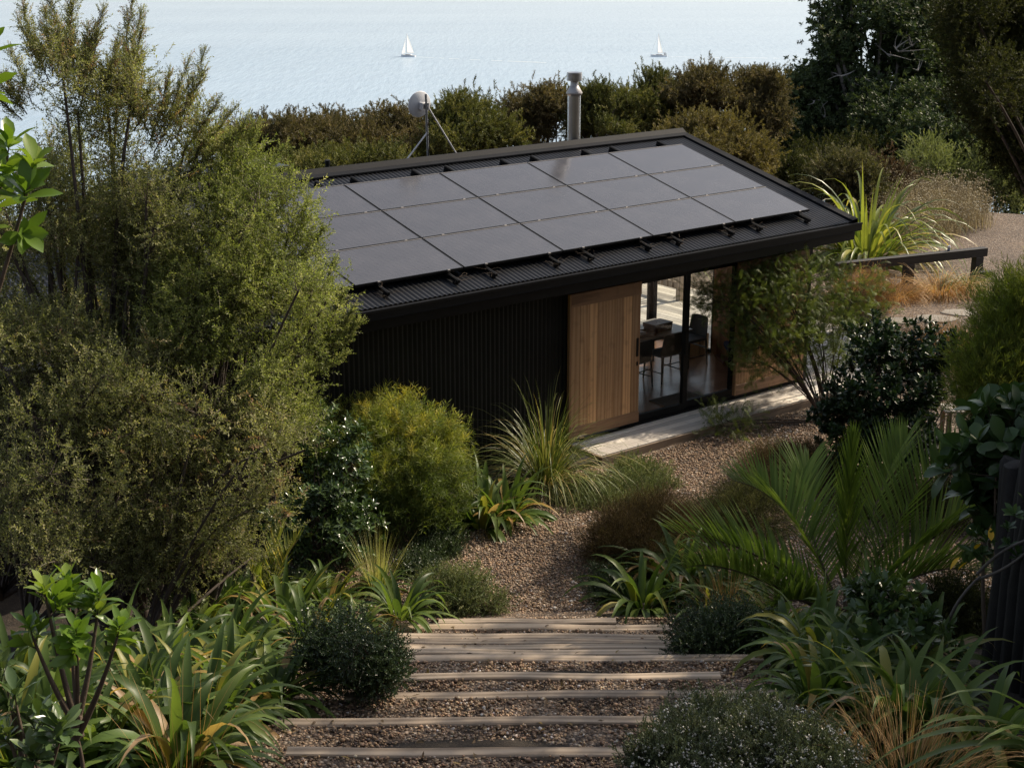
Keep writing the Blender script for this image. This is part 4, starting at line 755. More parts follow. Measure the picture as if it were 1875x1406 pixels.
# ------------------------------------------------------------------ palms
def palm(name, label, base, fronds, mat, plen=.45, pw=.03, trunk=None, seed=1, n=40, group=None):
    g = np.random.default_rng(seed); root = empty(name, base, label, 'palm', group)
    for (mid, tip, k_) in fronds:
        a = np.array(base) + [0, 0, .12]; t = np.linspace(0, 1, n + 1); q = lambda t: (1 - t)[:, None] ** 2 * a + (2 * t * (1 - t))[:, None] * mid + (t * t)[:, None] * tip
        Lf = np.linalg.norm(tip - a); pts = q(t); d = nrm(np.gradient(pts, axis=0)); hrz = np.cross(d, [0, 0, 1.0]); sd = nrm(hrz + 1e-6); up_ = np.cross(sd, d)
        parts = [tubes([a], [mid], [tip], .018 * min(1, Lf), .003, 14, 6)]; parts[0] = (*parts[0], np.zeros(len(parts[0][0])))
        for s in (-1, 1):
            tt = np.linspace(.16, 1, n) + g.normal(0, .004, n); P = q(np.clip(tt, 0, 1)); i = np.clip((tt * n).astype(int), 0, n); prof = np.sin(np.pi * np.clip(.1 + .82 * tt, 0, 1)) ** .7
            sp_ = .85 - .55 * np.clip(tt, 0, 1) ** 2
            D = d[i] * (.62 + .35 * tt[:, None]) + sd[i] * s * sp_[:, None] * k_ + up_[i] * .62 + g.normal(0, .035, (n, 3))
            V, Q, T, TP = ribbons(P, D, plen * prof * g.uniform(.88, 1.08, n), pw * (.5 + .6 * prof), .28, 5, 'lance', .35, ref=None, tint=np.clip(g.uniform(0, .8, n) + .2, 0, 1), twist=g.normal(0, .15, n))
            parts.append((V, Q, .12 + .85 * T, TP * np.repeat(g.uniform(.7, 1, n), len(V) // n)))
        V, Q, T, TP = join(parts); link('frond', qmesh('frond', V - base, Q, mat, T, TP), root)
    b = MB(); h = trunk or .25
    b.lathe([(.09, -.1), (.085, .05), (.07, h * .6), (.05, h)], 14); b.build('trunk', B_stem, root, angle=50)
    return root
b_ = G(1545, 1165); f_ = fwp(b_)
fr = [((1400, 985), (1232, 975), -.5, 1), ((1330, 1010), (1255, 1040), -.9, .9) , ((1548, 950), (1562, 808), .15, .35), ((1470, 905), (1345, 880), .5, 1), ((1640, 930), (1745, 820), .3, 1), ((1690, 960), (1830, 930), -.2, .9), ((1600, 890), (1660, 805), .9, .8), ((1440, 880), (1480, 850), 1.2, .9), ((1450, 1060), (1395, 1130), -.8, .8), ((1690, 1010), (1800, 1050), -.5, .8)]
palm('palm', 'large shaded feather palm spreading its fronds to the right of the steps', b_, [(at(*m, f_ + d * .5), at(*t, f_ + d), k) for m, t, d, k in fr], L_palm, .62, .023, seed=51, n=54)
b_ = G(505, 1120); f_ = fwp(b_)
palm('palm', 'small palm with glowing yellow-green fronds behind the left lilies', b_, [(at(500, 1040, f_), at(548, 985, f_ + .2), .8), (at(490, 1030, f_), at(520, 965, f_ + .4), .35), (at(470, 1070, f_), at(455, 1035, f_ - .2), .8), (at(545, 1080, f_), at(610, 1075, f_), .8)], L_yel, .36, .024, seed=52, n=22, group='small palms in the left bed')
b_ = G(395, 1135); f_ = fwp(b_)
palm('palm', 'small palm with drooping pale fronds left of the glowing one', b_, [(at(370, 1085, f_), at(300, 1070, f_ - .1), .8), (at(385, 1070, f_), at(370, 1020, f_ + .3), .8), (at(420, 1085, f_), at(450, 1080, f_), .8), (at(350, 1105, f_), at(300, 1125, f_ - .3), .7)], L_palm, .34, .022, seed=53, n=22, group='small palms in the left bed')
# ------------------------------------------------------------------ bushes by the steps
def bush(name, label, base_px, blobs_, kit, mat, nc, ns, seed, cat='shrub', dfw=0, **k):
    b_ = G(*base_px); f_ = fwp(b_) + dfw
    return plant(name, label, cat, b_, [blob(x, y, rx, ry, f_ + d, rd) for x, y, rx, ry, d, rd in blobs_], kit, mat, B_stem, nc=nc, ns=ns, seed=seed, **k)
kb = dict(sig=.06, up=.5, out=.8, jit=.55, lo=.35, lump=.4, limbs=3, r0=.012, r1=.004, twig=.003, ntwig=120)
bush('small_leaved_bush', 'dark small-leaved bush crowding the left ends of the timber steps', (650, 1280), [(x, y, rx, ry, .15 + d, None) for x, y, rx, ry, d, _ in tufts([(655, 1205, 70, 62), (610, 1180, 40, 60), (690, 1230, 40, 24)], 7, .36, 661, .12)], S_ink, L_ink, 250, 13, 61, sprays=[(at(a, 1230, fwp(G(650, 1280)) + .2), at(c, d, fwp(G(650, 1280)) + .25)) for a, c, d in ((640, 620, 1105), (660, 665, 1112), (690, 715, 1150), (620, 575, 1120), (700, 745, 1200), (600, 560, 1170), (650, 640, 1120))], **kb)
bush('small_leaved_bush', 'dark small-leaved bush right of the far timber steps, below the tan grass', (1315, 1197), [(1315, 1158, 62, 32, .1, .3), (1270, 1172, 34, 20, 0, .2), (1365, 1160, 30, 28, .1, .2)], S_ink, L_ink, 200, 13, 62, **kb)
bush('small_leaved_bush', 'fine-leaved green bush at the left side of the path just beyond the steps', (865, 1130), [(850, 1082, 40, 26, .1, .3), (805, 1080, 34, 22, .2, .3), (895, 1108, 28, 18, 0, .2), (870, 1062, 24, 22, .2, .2), (830, 1105, 40, 22, 0, .3)], S_cov, L_cov, 210, 15, 63, **kb)
bush('wiry_bush', 'brown wiry mound at the bend of the path, behind the right-hand lilies', (1170, 1035), [(1165, 985, 80, 48, .2, .6), (1215, 960, 60, 38, .5, .5), (1120, 995, 36, 36, .1, .4)], S_wiry, L_wiry, 300, 24, 64, sig=.07, up=.6, out=.7, jit=.6, lo=.4, lump=.1, limbs=3, r0=.01, r1=.003, twig=.002, ntwig=150)
bush('wiry_bush', 'brown wiry mound half behind the palm, at the inside of the path', (1430, 905), [(1430, 868, 75, 34, .2, .6), (1480, 855, 40, 26, .4, .5)], S_wiry, L_wiry, 260, 22, 65, sig=.07, up=.6, out=.7, jit=.6, lo=.4, lump=.1, limbs=3, r0=.01, r1=.003, twig=.002, ntwig=150)
bush('wiry_bush', 'olive wiry mound between the palm and the brown one', (1380, 985), [(1370, 940, 80, 40, .2, .6), (1310, 965, 50, 28, 0, .4)], S_wiry, L_olive, 240, 20, 66, sig=.07, up=.6, out=.7, jit=.6, lo=.4, lump=.1, limbs=3, r0=.01, r1=.003, twig=.002, ntwig=150)
bush('undergrowth', 'dark small-leaved undergrowth behind the big palm, at the foot of the glossy bush', (1690, 985), [(1690, 935, 80, 44, .2, .6), (1780, 950, 60, 50, 0, .5), (1570, 915, 60, 30, .4, .5), (1760, 890, 50, 40, .4, .5), (1640, 890, 60, 30, .6, .5)], S_ink, L_near, 420, 15, 88, dfw=.4, sig=.07, up=.5, out=.8, jit=.55, lo=.4, lump=.3, limbs=2, r0=.015, r1=.005, twig=.003, ntwig=100)
bush('undergrowth', 'dark leafy undergrowth between the big palm and the log fence', (1760, 1160), [(1760, 1110, 50, 40, .2, .4), (1720, 1140, 50, 36, .2, .4), (1790, 1190, 30, 40, 0, .3)], S_ink, L_near, 240, 15, 89, sig=.06, up=.5, out=.8, jit=.55, lo=.4, lump=.3, limbs=2, r0=.012, r1=.004, twig=.003, ntwig=80)
for i, (px, py, w_, lab) in enumerate([(800, 1010, 46, 'low green cover plant at the foot of the round yellow-green bush'), (560, 1075, 60, 'low dark cover plant between the small glowing palm and the glossy shrub'), (1115, 1085, 34, 'low cover plant at the right edge of the path, beside the lilies'), (760, 1050, 34, 'low cover plant at the left edge of the path behind the pale grass')]):
    bush('cover_plant', lab, (px, py), [(px, py - 8, w_, 10, 0, .4), (px + w_ * .5, py - 4, w_ * .6, 8, 0, .3)], S_ink if i % 2 else S_cov, L_ink, 110, 15, 95 + i, cat='ground cover', sig=.05, up=.7, out=.5, jit=.55, lo=.2, lump=.4, limbs=2, r0=.008, r1=.003, twig=.002, ntwig=40, parts=('stems', 'foliage'))
# white flowered low shrub at the bottom
bl = [(1235, 1385, 46, 28), (1315, 1345, 66, 24), (1270, 1365, 46, 24), (1360, 1402, 120, 36), (1430, 1375, 80, 30), (1480, 1415, 80, 30), (1265, 1418, 100, 30), (1390, 1348, 46, 20)]
fbl = [blob(x, y, rx, ry, fwp(G(x, y + 25)) - .05, .28) for x, y, rx, ry in bl]; b_ = G(1370, 1400)
fls = plant('flowering_shrub', 'low grey-green shrub dotted with tiny white flowers beside the nearest timber steps', 'shrub', b_, fbl, S_cov, leafmat('flowering_shrub_leaf', [(0, (.03, .036, .02)), (.6, (.062, .074, .042)), (1, (.11, .12, .07))], (.06, .04, .03), .6, .2), B_stem, nc=620, ns=22, sig=.045, up=.9, out=.6, jit=.45, lo=.55, lump=.12, limbs=3, r0=.008, r1=.003, twig=.002, ntwig=120, seed=67, parts=('stems', 'foliage'))
g = np.random.default_rng(68); P, o_, _ = clumps(fbl, 1500, g, .95, .1); s = o_[:, 2] > .1; P = P[s]; P = P + o_[s] * .06; P = np.repeat(P, 4, 0) + g.normal(0, .012, (len(P) * 4, 3)) + [0, 0, .05]
n = NT('white_petals'); n.set(Base_Color=n.ramp(n.attr('tint'), [(.1, (.40, .33, .26)), (.5, (.62, .6, .52)), (1, (.72, .70, .62))]), Roughness=.7)
V, Q, T = scatter([pebble(200 + i, False) for i in range(3)], P - b_, g.normal(0, 1, P.shape), g.uniform(.0045, .0085, len(P)), g.uniform(0, 1, len(P)), g); link('flowers', qmesh('flowers', V, Q, n.m, T), fls)['kind'] = 'stuff'
# ------------------------------------------------------------------ grasses
tg = 'tan grass tufts'
tuftobj('grass_tuft', 'tan grass tuft glowing in front of the big palm, right of the far steps', 'grass', G(1330, 1165), L_tan, 240, .62, .006, (50, 88), 1.2, 301, rad=.09, group=tg)
tuftobj('grass_tuft', 'small reddish tuft at the left end of the thin timber step', 'grass', G(712, 1165), L_wiry, 150, .24, .005, (45, 88), .9, 302, rad=.07, group=tg)
tuftobj('grass_tuft', 'pale seeding grass with tall thin stalks left of the path', 'grass', G(692, 1085), L_pale, 130, .75, .006, (62, 89), .7, 303, rad=.10)
tuftobj('grass_tuft', 'wide tan grass tuft at the bottom right in front of the lilies', 'grass', G(1660, 1425), L_tan, 520, .46, .0035, (15, 85), 2.2, 304, rad=.42, group=tg)
tuftobj('grass_tuft', 'thin yellow grass stalks rising among the lilies at the bottom left', 'grass', G(330, 1420), L_tan, 26, .75, .004, (60, 88), .6, 305, rad=.16, group=tg)
b_ = np.array([3.05, 7.35, hz(0, 7.35)]); g = np.random.default_rng(306); hd = [(1700, 1345), (1760, 1330), (1820, 1290), (1690, 1385), (1850, 1370), (1790, 1400)]; P = np.array([b_ + [0, 0, .05]] * 6); D = np.array([at(x, y, fwp(b_) - .5) for x, y in hd]) - P; D[:, 2] += .45
V, Q, T, TP = ribbons(P, D, np.linalg.norm(D, axis=1) * 1.12, .075, 1.3, 9, 'lance', .3, tint=g.uniform(.2, .7, 6)); tag(link('strap_plant', qmesh('strap_plant', V - b_, Q, L_lily, .1 + .85 * T, TP * .9, smooth=True), loc=b_), 'broad green strap leaves poking in at the bottom right corner', 'plant')
tuftobj('sedge_tussock', 'orange-brown sedge tussock largest of those under the black barrier', 'grass', G(1722, 540), L_tan, 1000, 1.15, .011, (4, 66), 3.4, 307, rad=.38, segs=7, group='orange sedge tussocks by the barrier')
tuftobj('sedge_tussock', 'sedge tussock at the right-hand post of the black barrier', 'grass', G(1772, 530), L_carex, 700, 1.0, .010, (4, 66), 3.4, 308, rad=.3, segs=7, group='orange sedge tussocks by the barrier')
tuftobj('sedge_tussock', 'orange sedge tussock left of the largest one, beside the feathery tree', 'grass', G(1640, 548), L_tan, 800, .95, .010, (4, 66), 3.4, 309, rad=.3, segs=7, group='orange sedge tussocks by the barrier')
bush('wiry_bush', 'soft tan mound by the deck corner, seen through the feathery tree', (1590, 570), [(1590, 540, 55, 30, .2, .7), (1560, 560, 40, 26, 0, .6)], S_wiry, L_tan, 220, 24, 69, sig=.1, up=.6, out=.7, jit=.6, lo=.3, lump=.1, limbs=2, r0=.01, r1=.003, twig=.003, ntwig=80)
bush('wiry_bush', 'tan wispy plants glowing behind the dark glossy bush', (1690, 690), [(1690, 650, 70, 40, .2, .7), (1740, 640, 40, 40, 0, .6)], S_wiry, L_tan, 200, 20, 70, sig=.1, up=.7, out=.5, jit=.6, lo=.3, lump=.1, limbs=2, r0=.01, r1=.003, twig=.003, ntwig=80)
# flax
g = np.random.default_rng(310); b_ = G(1585, 478)
V, Q, T, TP = join([tuft(190, 2.7, .09, (24, 80), 3.5, 310, 'lance', 10, .55, .3, .4), tuft(9, 2.2, .085, (60, 86), .7, 311, 'lance', 9, .3, .3, .3, (.4, .85))])
tag(link('flax', qmesh('flax', V, Q, L_flax, T, TP, smooth=True), loc=b_), 'large flax with long arching sunlit leaves behind the right end of the roof', 'flax')
# ------------------------------------------------------------------ feathery tree, glossy bush, right edge
b_ = G(1512, 770); f_ = fwp(b_)
plant('feathery_tree', 'young feathery-leaved tree arching over the deck edge', 'tree', b_, [blob(x, y, rx, ry, f_ + d, rd) for x, y, rx, ry, d, rd in [(1430, 575, 110, 62, .1, .8), (1335, 545, 62, 32, -.2, .4), (1555, 530, 60, 48, .4, .6), (1460, 500, 60, 32, .3, .5), (1480, 650, 75, 42, 0, .5), (1345, 775, 62, 22, -.7, .4), (1400, 660, 62, 32, -.3, .4), (1590, 600, 40, 50, .5, .4), (1400, 490, 42, 26, .1, .3), (1310, 548, 42, 26, -.2, .3), (1390, 525, 60, 38, 0, .5), (1385, 615, 60, 40, -.1, .5), (1500, 590, 70, 46, .2, .6)]], S_fea, L_fea, B_dark, nc=600, ns=7, sig=.10, scale=(.75, 1.15), up=.25, out=.8, jit=.5, lo=.3, lump=.25, limbs=2, r0=.032, r1=.008, twig=.005, seed=71, stems=2, spread=.04)
b_ = G(1635, 885); f_ = fwp(b_)
plant('glossy_bush', 'dark glossy broad-leaved bush in front of the deck on the right', 'shrub', b_, [blob(x, y, rx, ry, f_ + d, rd) for x, y, rx, ry, d, rd in [(1620, 720, 100, 90, .3, .8), (1690, 650, 60, 55, .5, .5), (1555, 770, 62, 70, .1, .6), (1640, 810, 95, 62, 0, .7), (1600, 630, 50, 45, .5, .5), (1545, 840, 50, 40, 0, .4), (1730, 740, 30, 60, .2, .4), (1725, 640, 30, 40, .4, .3)]], S_dk, L_dkgl, B_dark, nc=420, ns=5, sig=.06, scale=(.8, 1.25), up=.8, out=.7, jit=.35, lo=.5, lump=.2, limbs=3, r0=.022, r1=.007, twig=.006, seed=72, stems=6, spread=.2)
f_ = 17.5; b_ = np.array([5.5, 16.2, hz(0, 16.2)])
plant('wispy_shrub', 'bright wispy narrow-leaved shrub at the right edge, beyond the large-leaved one', 'shrub', b_, [blob(1850, 620, 50, 50, f_ + .3, .6), blob(1850, 710, 70, 60, f_, .6), blob(1805, 690, 32, 60, f_, .4), blob(1880, 560, 30, 40, f_ + .2, .4), blob(1795, 745, 25, 34, f_, .3)], S_wil, L_wil, B_stem, nc=380, ns=9, sig=.09, up=.8, out=.55, jit=.4, lo=.4, lump=.2, limbs=3, r0=.02, r1=.006, twig=.004, seed=73, stems=4, spread=.2)
f_ = 12.2; b_ = np.array([3.75, 10.9, hz(0, 10.9)])
plant('large_leaved_shrub', 'shrub with very large dark rounded leaves at the right edge above the log fence', 'shrub', b_, [blob(1845, 790, 52, 60, f_, .5), blob(1800, 860, 42, 42, f_ - .1, .4), blob(1870, 880, 40, 60, f_ - .2, .4), blob(1810, 940, 40, 40, f_, .4), blob(1850, 850, 50, 60, f_ + .5, .5)], S_big, L_big, B_stem, nc=80, ns=2, sig=.08, scale=(.7, 1.05), up=.45, out=.8, jit=.35, lo=.5, limbs=2, r0=.025, r1=.01, twig=.01, seed=74, stems=3, spread=.1)
b_ = G(1665, 1262); f_ = fwp(b_)
plant('sapling', 'glossy sapling under the right side of the big palm', 'shrub', b_, [blob(1640, 1130, 62, 40, f_, .3), blob(1715, 1180, 36, 26, f_ - .1, .2), blob(1600, 1110, 36, 30, f_ + .1, .2)], S_sap, L_gloss, B_stem, nc=46, ns=2, sig=.05, scale=(.65, 1), up=.7, out=.6, lo=.5, limbs=2, r0=.016, r1=.006, twig=.006, seed=75, stems=2, spread=.05)
# climber with bare stems and a few yellow leaves in front of the log fence
b_ = G(1735, 1235); f_ = fwp(b_) - .1; cl = empty('climber', b_, 'bare-stemmed climber with a few yellow leaves leaning on the log fence', 'climber')
A = [at(1735, 1235, f_), at(1738, 1135, f_), at(1790, 1060, f_), at(1790, 1050, f_)]; Bq = [at(1728, 1180, f_), at(1755, 1090, f_ - .1), at(1850, 1045, f_ - .2), at(1835, 1000, f_ - .2)]; Cq = [at(1740, 1130, f_), at(1795, 1055, f_ - .1), at(1900, 990, f_ - .3), at(1890, 985, f_ - .3)]
v, q, t = tubes(A, Bq, Cq, .013, .009, 8, 6); link('stem', qmesh('stem', v - b_, q, B_grey, t, smooth=True), cl)
g = np.random.default_rng(76); lp = np.array([at(x, y, f_ - .15) for x, y in ((1790, 990), (1780, 1010), (1805, 1000), (1850, 1000), (1860, 1025), (1845, 975), (1790, 1020), (1860, 950), (1870, 920))]); V, Q, T = scatter(S_sap, lp - b_, g.normal(0, .5, lp.shape) + [0, 0, .6], g.uniform(.6, .85, len(lp)), g.uniform(.3, .9, len(lp)), g); link('leaves', qmesh('leaves', V, Q, L_big, T), cl)
P = np.array([at(x, y, f_ - .2) for x, y in ((1757, 1020), (1772, 1028), (1795, 995), (1815, 990))]) - b_; V, Q, T, TP = ribbons(P, g.normal(0, .6, (4, 3)) + [0, 0, -.2], .11, .045, .3, 4, 'oval', .3, tint=.5); link('yellow_leaves', qmesh('yellow_leaves', V, Q, leafmat('yellow_leaf', [(0, (.45, .26, .02)), (1, (.5, .3, .03))], rough=.4), .1 + .8 * T), cl)
# ------------------------------------------------------------------ near broadleaf shrubs on the left
def handshrub(name, label, base, heads, kit, mat, seed, r0=.02):
    g = np.random.default_rng(seed); root = empty(name, base, label, 'shrub'); A = []; Bq = []; Cq = []; P = []; D = []
    hub = base * .55 + np.mean(heads, 0) * .45; A.append(base); Bq.append((base + hub) / 2 + [.05, 0, 0]); Cq.append(hub)
    for h in heads:
        h = np.array(h); m = hub * .5 + h * .5; m[2] -= .12 * np.linalg.norm(h - hub); A.append(hub + g.normal(0, .02, 3)); Bq.append(m); Cq.append(h); d = nrm(h - m); P.append(h); D.append(d + [0, 0, .3])
        for k in range(2): P.append(h * (.9 - .1 * k) + m * (.1 + .1 * k)); D.append(d * .5 + g.normal(0, .5, 3) + [0, 0, .3])
    V, Q, T = scatter(kit, np.array(P) - base, np.array(D), g.uniform(.8, 1.05, len(P)), g.uniform(.3, 1, len(P)), g); link('leaves', qmesh('leaves', V, Q, mat, T, smooth=True), root)
    v, q, t = tubes(A, Bq, Cq, r0, r0 * .3, 10, 7); link('stem', qmesh('stem', v - base, q, B_stem, t, smooth=True), root); return root
b_ = np.array([-2.05, 6.3, hz(0, 6.3)]); f_ = 7.0
handshrub('sapling', 'broadleaf sapling with bright green leaf whorls at the lower left', b_, [at(x, y, f_ + d) for x, y, d in ((85, 1100, 0), (125, 1085, .2), (180, 1110, .1), (215, 1165, -.1), (60, 1165, 0), (140, 1170, -.2))], S_sap, L_sap, 81)
b_ = np.array([-2.0, 5.6, hz(0, 5.6)]); f_ = 6.5
handshrub('sapling', 'broadleaf sapling of smaller darker leaves in the bottom left corner', b_, [at(x, y, f_ + d) for x, y, d in ((30, 1290, 0), (70, 1330, .1), (20, 1360, 0), (110, 1350, -.1), (60, 1400, -.1), (10, 1240, .1))], S_sap, L_gloss, 82)
b_ = np.array([-2.5, 4.4, hz(0, 4.4)]); f_ = 4.7
S_edge = [rosette(9, .12, .055, 60, 150 + s, 'obov', 4, .3, .05, .004, .3) for s in range(4)]
handshrub('edge_shrub', 'broadleaf branch reaching in from the left edge in front of the tea trees', b_, [at(x, y, f_ + d) for x, y, d in ((58, 320, 0), (14, 285, .1), (-30, 120, .1), (-25, 330, 0))], S_edge, L_sap, 83, .016)
# ------------------------------------------------------------------ beyond the house: scrub, brown tea trees, dark coastal tree
def far(name, label, blobs_, fw, kit, mat, seed, nc=220, ns=16, base=None, cat='tree', bark=B_dark, **k):
    c = np.mean([at(b[0], b[1], fw)[:2] for b in blobs_], 0) if base is None else at(*base, fw)[:2]; b_ = np.array([c[0], c[1], hz(c[0], c[1])])
    d = dict(sig=.17, up=.35, out=.85, jit=.55, lo=.45, lump=.3, limbs=3, r0=.09, r1=.02, twig=.014, stems=2, spread=.3, ntwig=150); d.update(k)
    return plant(name, label, cat, b_, [blob(x, y, rx, ry, fw + (b[4] if len(b) > 4 else 0)) for b in blobs_ for x, y, rx, ry in [b[:4]]], kit, mat, bark, nc=nc, ns=ns, seed=seed, **d)
ft = 'brown tea trees beyond the house'
FT = [([(470, 262, 60, 36), (530, 250, 55, 40), (500, 310, 70, 40)], 39, L_brown, 'brown tea tree furthest left beyond the roof, at the edge of the near tea tree'),
      ([(610, 245, 62, 36), (570, 285, 50, 34), (650, 275, 50, 40)], 40, L_brown, 'rounded brown tea tree left of the dish'),
      ([(725, 225, 56, 34), (700, 262, 60, 40), (760, 270, 60, 40)], 41, L_brown, 'brown tea tree directly behind the white dish'),
      ([(850, 205, 52, 30), (870, 248, 70, 40), (820, 275, 50, 34)], 39, L_olive, 'olive tea tree right of the dish, with a jagged flat top'),
      ([(960, 195, 44, 30), (1010, 180, 46, 28), (985, 225, 60, 30)], 45, L_brown, 'spreading tea tree left of the flue, water glinting between its trunks'),
      ([(1100, 185, 50, 30), (1065, 215, 40, 28), (1125, 222, 50, 30), (1150, 190, 36, 28)], 45, L_olive, 'spreading tea tree right of the flue, water glinting between its trunks'),
      ([(1200, 165, 36, 36), (1180, 210, 42, 34), (1215, 205, 30, 30)], 47, L_olive, 'narrow dark tea tree standing tall under the right-hand sailboat'),
      ([(1290, 140, 56, 30), (1270, 175, 62, 30), (1340, 165, 40, 34)], 46, L_brown, 'broad-topped brown tea tree highest behind the ridge'),
      ([(1395, 150, 32, 36), (1400, 200, 40, 44), (1370, 190, 30, 30)], 46, L_brown, 'brown tea tree touching the dark coastal tree'),
      ([(1300, 250, 62, 34), (1350, 275, 50, 36), (1260, 265, 40, 22)], 37, leafmat('golden_tea_tree_leaf', [(0, (.034, .030, .014)), (.5, (.080, .068, .030)), (1, (.15, .12, .06))], (.05, .035, .02), .65, .25, spec=.2), 'golden brown dome-shaped tea tree just over the right end of the ridge'),
      ([(640, 305, 70, 26), (560, 315, 60, 24), (700, 300, 40, 22)], 35, L_olive, 'low greener tea tree right behind the vent pipe')]
for i, (bl, fw, mat, lab) in enumerate(FT):
    sp = 4 <= i <= 8
    bl = [(b[0], b[1] + 9, b[2] * .95, b[3] * .85) for b in bl]
    bl = tufts(bl, 8 if sp else 8, .38 if sp else .44, 900 + i, .9, 1.4, .8)
    far('tea_tree', lab, bl, fw, S_far, mat, 400 + i, nc=260 if sp else 320, ns=16 if sp else 19, group=ft, lump=.38, lo=.5, up=.55 if sp else .35, sig=.15 if sp else .17, scale=(.7, 1.15), stems=4 if sp else 2, spread=.9 if sp else .3, r0=.07, limbs=1)
# dark slope scrub filling the hollow behind them
bl_ = [(1590, 70, 95, 75), (1520, 170, 75, 60), (1680, 60, 90, 90), (1640, 170, 120, 80), (1480, 260, 70, 50), (1560, 270, 100, 60), (1690, 260, 100, 80), (1440, 215, 36, 36), (1760, 150, 80, 100), (1530, 60, 36, 44), (1620, -30, 120, 60), (1455, 190, 36, 46), (1490, 130, 40, 40), (1545, 20, 50, 50), (1420, 250, 50, 40), (1700, 120, 90, 70), (1580, 190, 90, 60)]
bl_ = tufts(bl_, 7, .40, 919)
coast = far('coastal_tree', 'huge dark broad-leaved coastal tree with grey dead limbs, top right against the sea', bl_, 52, S_poh, L_poh, 420, nc=2500, ns=8, base=(1640, 330), lump=.28, lo=.55, up=.6, out=.9, sig=.2, scale=(.8, 1.4), r0=.2, r1=.04, twig=.02, ntwig=300, bark=B_grey, limbs=1, stems=3, spread=1)
g = np.random.default_rng(421); A = []; Bq = []; Cq = []; r0_ = []
for (x, y) in ((1640, 90), (1660, 70), (1670, 85), (1645, 95), (1600, 150), (1585, 145), (1610, 185), (1630, 200), (1645, 215), (1560, 235), (1580, 160), (1490, 185), (1680, 130), (1625, 100), (1570, 225), (1700, 210), (1750, 190), (1650, 205), (1540, 140), (1510, 215)):
    for k in range(3):
        a = at(x, y, 50.2 + g.uniform(-.5, .5)); e = a + np.array([g.normal(0, .36), g.normal(0, .2), g.normal(.12, .26)]); A.append(a); Cq.append(e); Bq.append((a + e) / 2 + g.normal(0, .10, 3)); r0_.append(g.uniform(.018, .034))
v, q, t = tubes(A, Bq, Cq, np.array(r0_), .007, 6, 5); bb = np.array(coast.location); link('dead_limbs', qmesh('dead_limbs', v - bb, q, simple('bleached_wood', (.3, .28, .26), .9), t, smooth=True), coast)['kind'] = 'stuff'
far('dark_tree', 'dark green tree filling the top right corner in front of the coastal tree', tufts([(1815, 50, 75, 90), (1860, 170, 60, 110), (1800, 170, 40, 80), (1885, 270, 50, 80), (1780, 20, 40, 60), (1840, 60, 80, 80), (1860, 230, 50, 70)], 7, .55, 930), 28.3, S_far, L_near, 430, nc=1900, ns=15, base=(2040, 420), lump=.25, lo=.4, up=.35, out=.8, sig=.16, scale=(.45, .8), r0=.10, limbs=1, stems=1)
sc_ = 'shrubs on the slope behind the flax'
for i, (bl, fw, kit, mat, lab, nc) in enumerate([
    ([(1545, 320, 52, 34), (1580, 345, 40, 34)], 40, S_far, L_scrub, 'greyish brown shrub behind the flax leaves', 160), ([(1620, 330, 40, 34), (1600, 360, 40, 30)], 41, S_far, leafmat('rusty_scrub_leaf', [(0, (.03, .02, .012)), (1, (.08, .05, .03))], rough=.7, transl=.15), 'rusty dark shrub between the flax and the pale olive shrub', 150),
    ([(1700, 305, 46, 44), (1685, 340, 40, 24), (1735, 330, 30, 30)], 43, S_pol, L_pol, 'pale olive shrub with upright shoots above the dry flowers', 230), ([(1805, 305, 34, 42), (1785, 340, 30, 26), (1840, 350, 36, 30)], 43, S_pol, L_pol, 'pale olive shrub at the foot of the dark corner tree', 190),
    ([(1430, 330, 62, 40), (1490, 350, 60, 36), (1380, 320, 40, 36)], 43, S_far, L_near, 'dark low shrub right behind the barge edge of the roof', 220), ([(1500, 300, 60, 36), (1660, 290, 60, 40), (1580, 290, 60, 34)], 46, S_far, L_near, 'dark undergrowth at the foot of the coastal tree', 260), ([(1740, 280, 50, 44), (1680, 250, 40, 40)], 45, S_poh, L_poh, 'dark leafy shrub between the coastal tree and the pale olive shrubs', 170),
    ([(1840, 310, 60, 50), (1870, 250, 40, 50), (1800, 260, 50, 50), (1880, 360, 40, 40)], 44, S_poh, L_poh, 'dark leafy shrub far back under the corner tree', 300), ([(1700, 40, 70, 60), (1760, 120, 60, 80), (1780, 30, 60, 70), (1850, 60, 60, 90)], 58, S_poh, L_poh, 'dark leafy tree behind the coastal tree, against the corner tree', 420), ([(1420, 300, 50, 50), (1470, 300, 60, 50), (1560, 300, 60, 50), (1640, 310, 60, 40)], 50, S_poh, L_poh, 'dark thicket under the left side of the coastal tree', 380), ([(1600, 230, 70, 60), (1690, 210, 70, 60), (1650, 280, 70, 50), (1740, 230, 50, 60), (1560, 300, 50, 40)], 49, S_poh, L_poh, 'dark thicket under the middle of the coastal tree', 420), ([(1470, 190, 50, 50), (1440, 240, 44, 44), (1500, 240, 60, 50)], 51, S_poh, L_poh, 'dark rounded tree joining the coastal tree to the brown tea trees', 330), ([(1330, 530, 60, 40), (1290, 520, 40, 30)], 34.5, S_far, L_near, 'dark green shrub seen through the end window past the deck', 130)]):
    far('shrub', lab, bl, fw, kit, mat, 440 + i, nc=nc, ns=12, cat='shrub', group=sc_, r0=.04, lump=.25, scale=(.7, 1.1))
tuftobj('flax', 'green strap-leaved flax just outside the deck balustrade', 'flax', hw(4.4, -5.4, -7.4), L_flax, 90, 2.0, .08, (40, 86), 1.4, 330, shape='lance', rad=.4, segs=7)
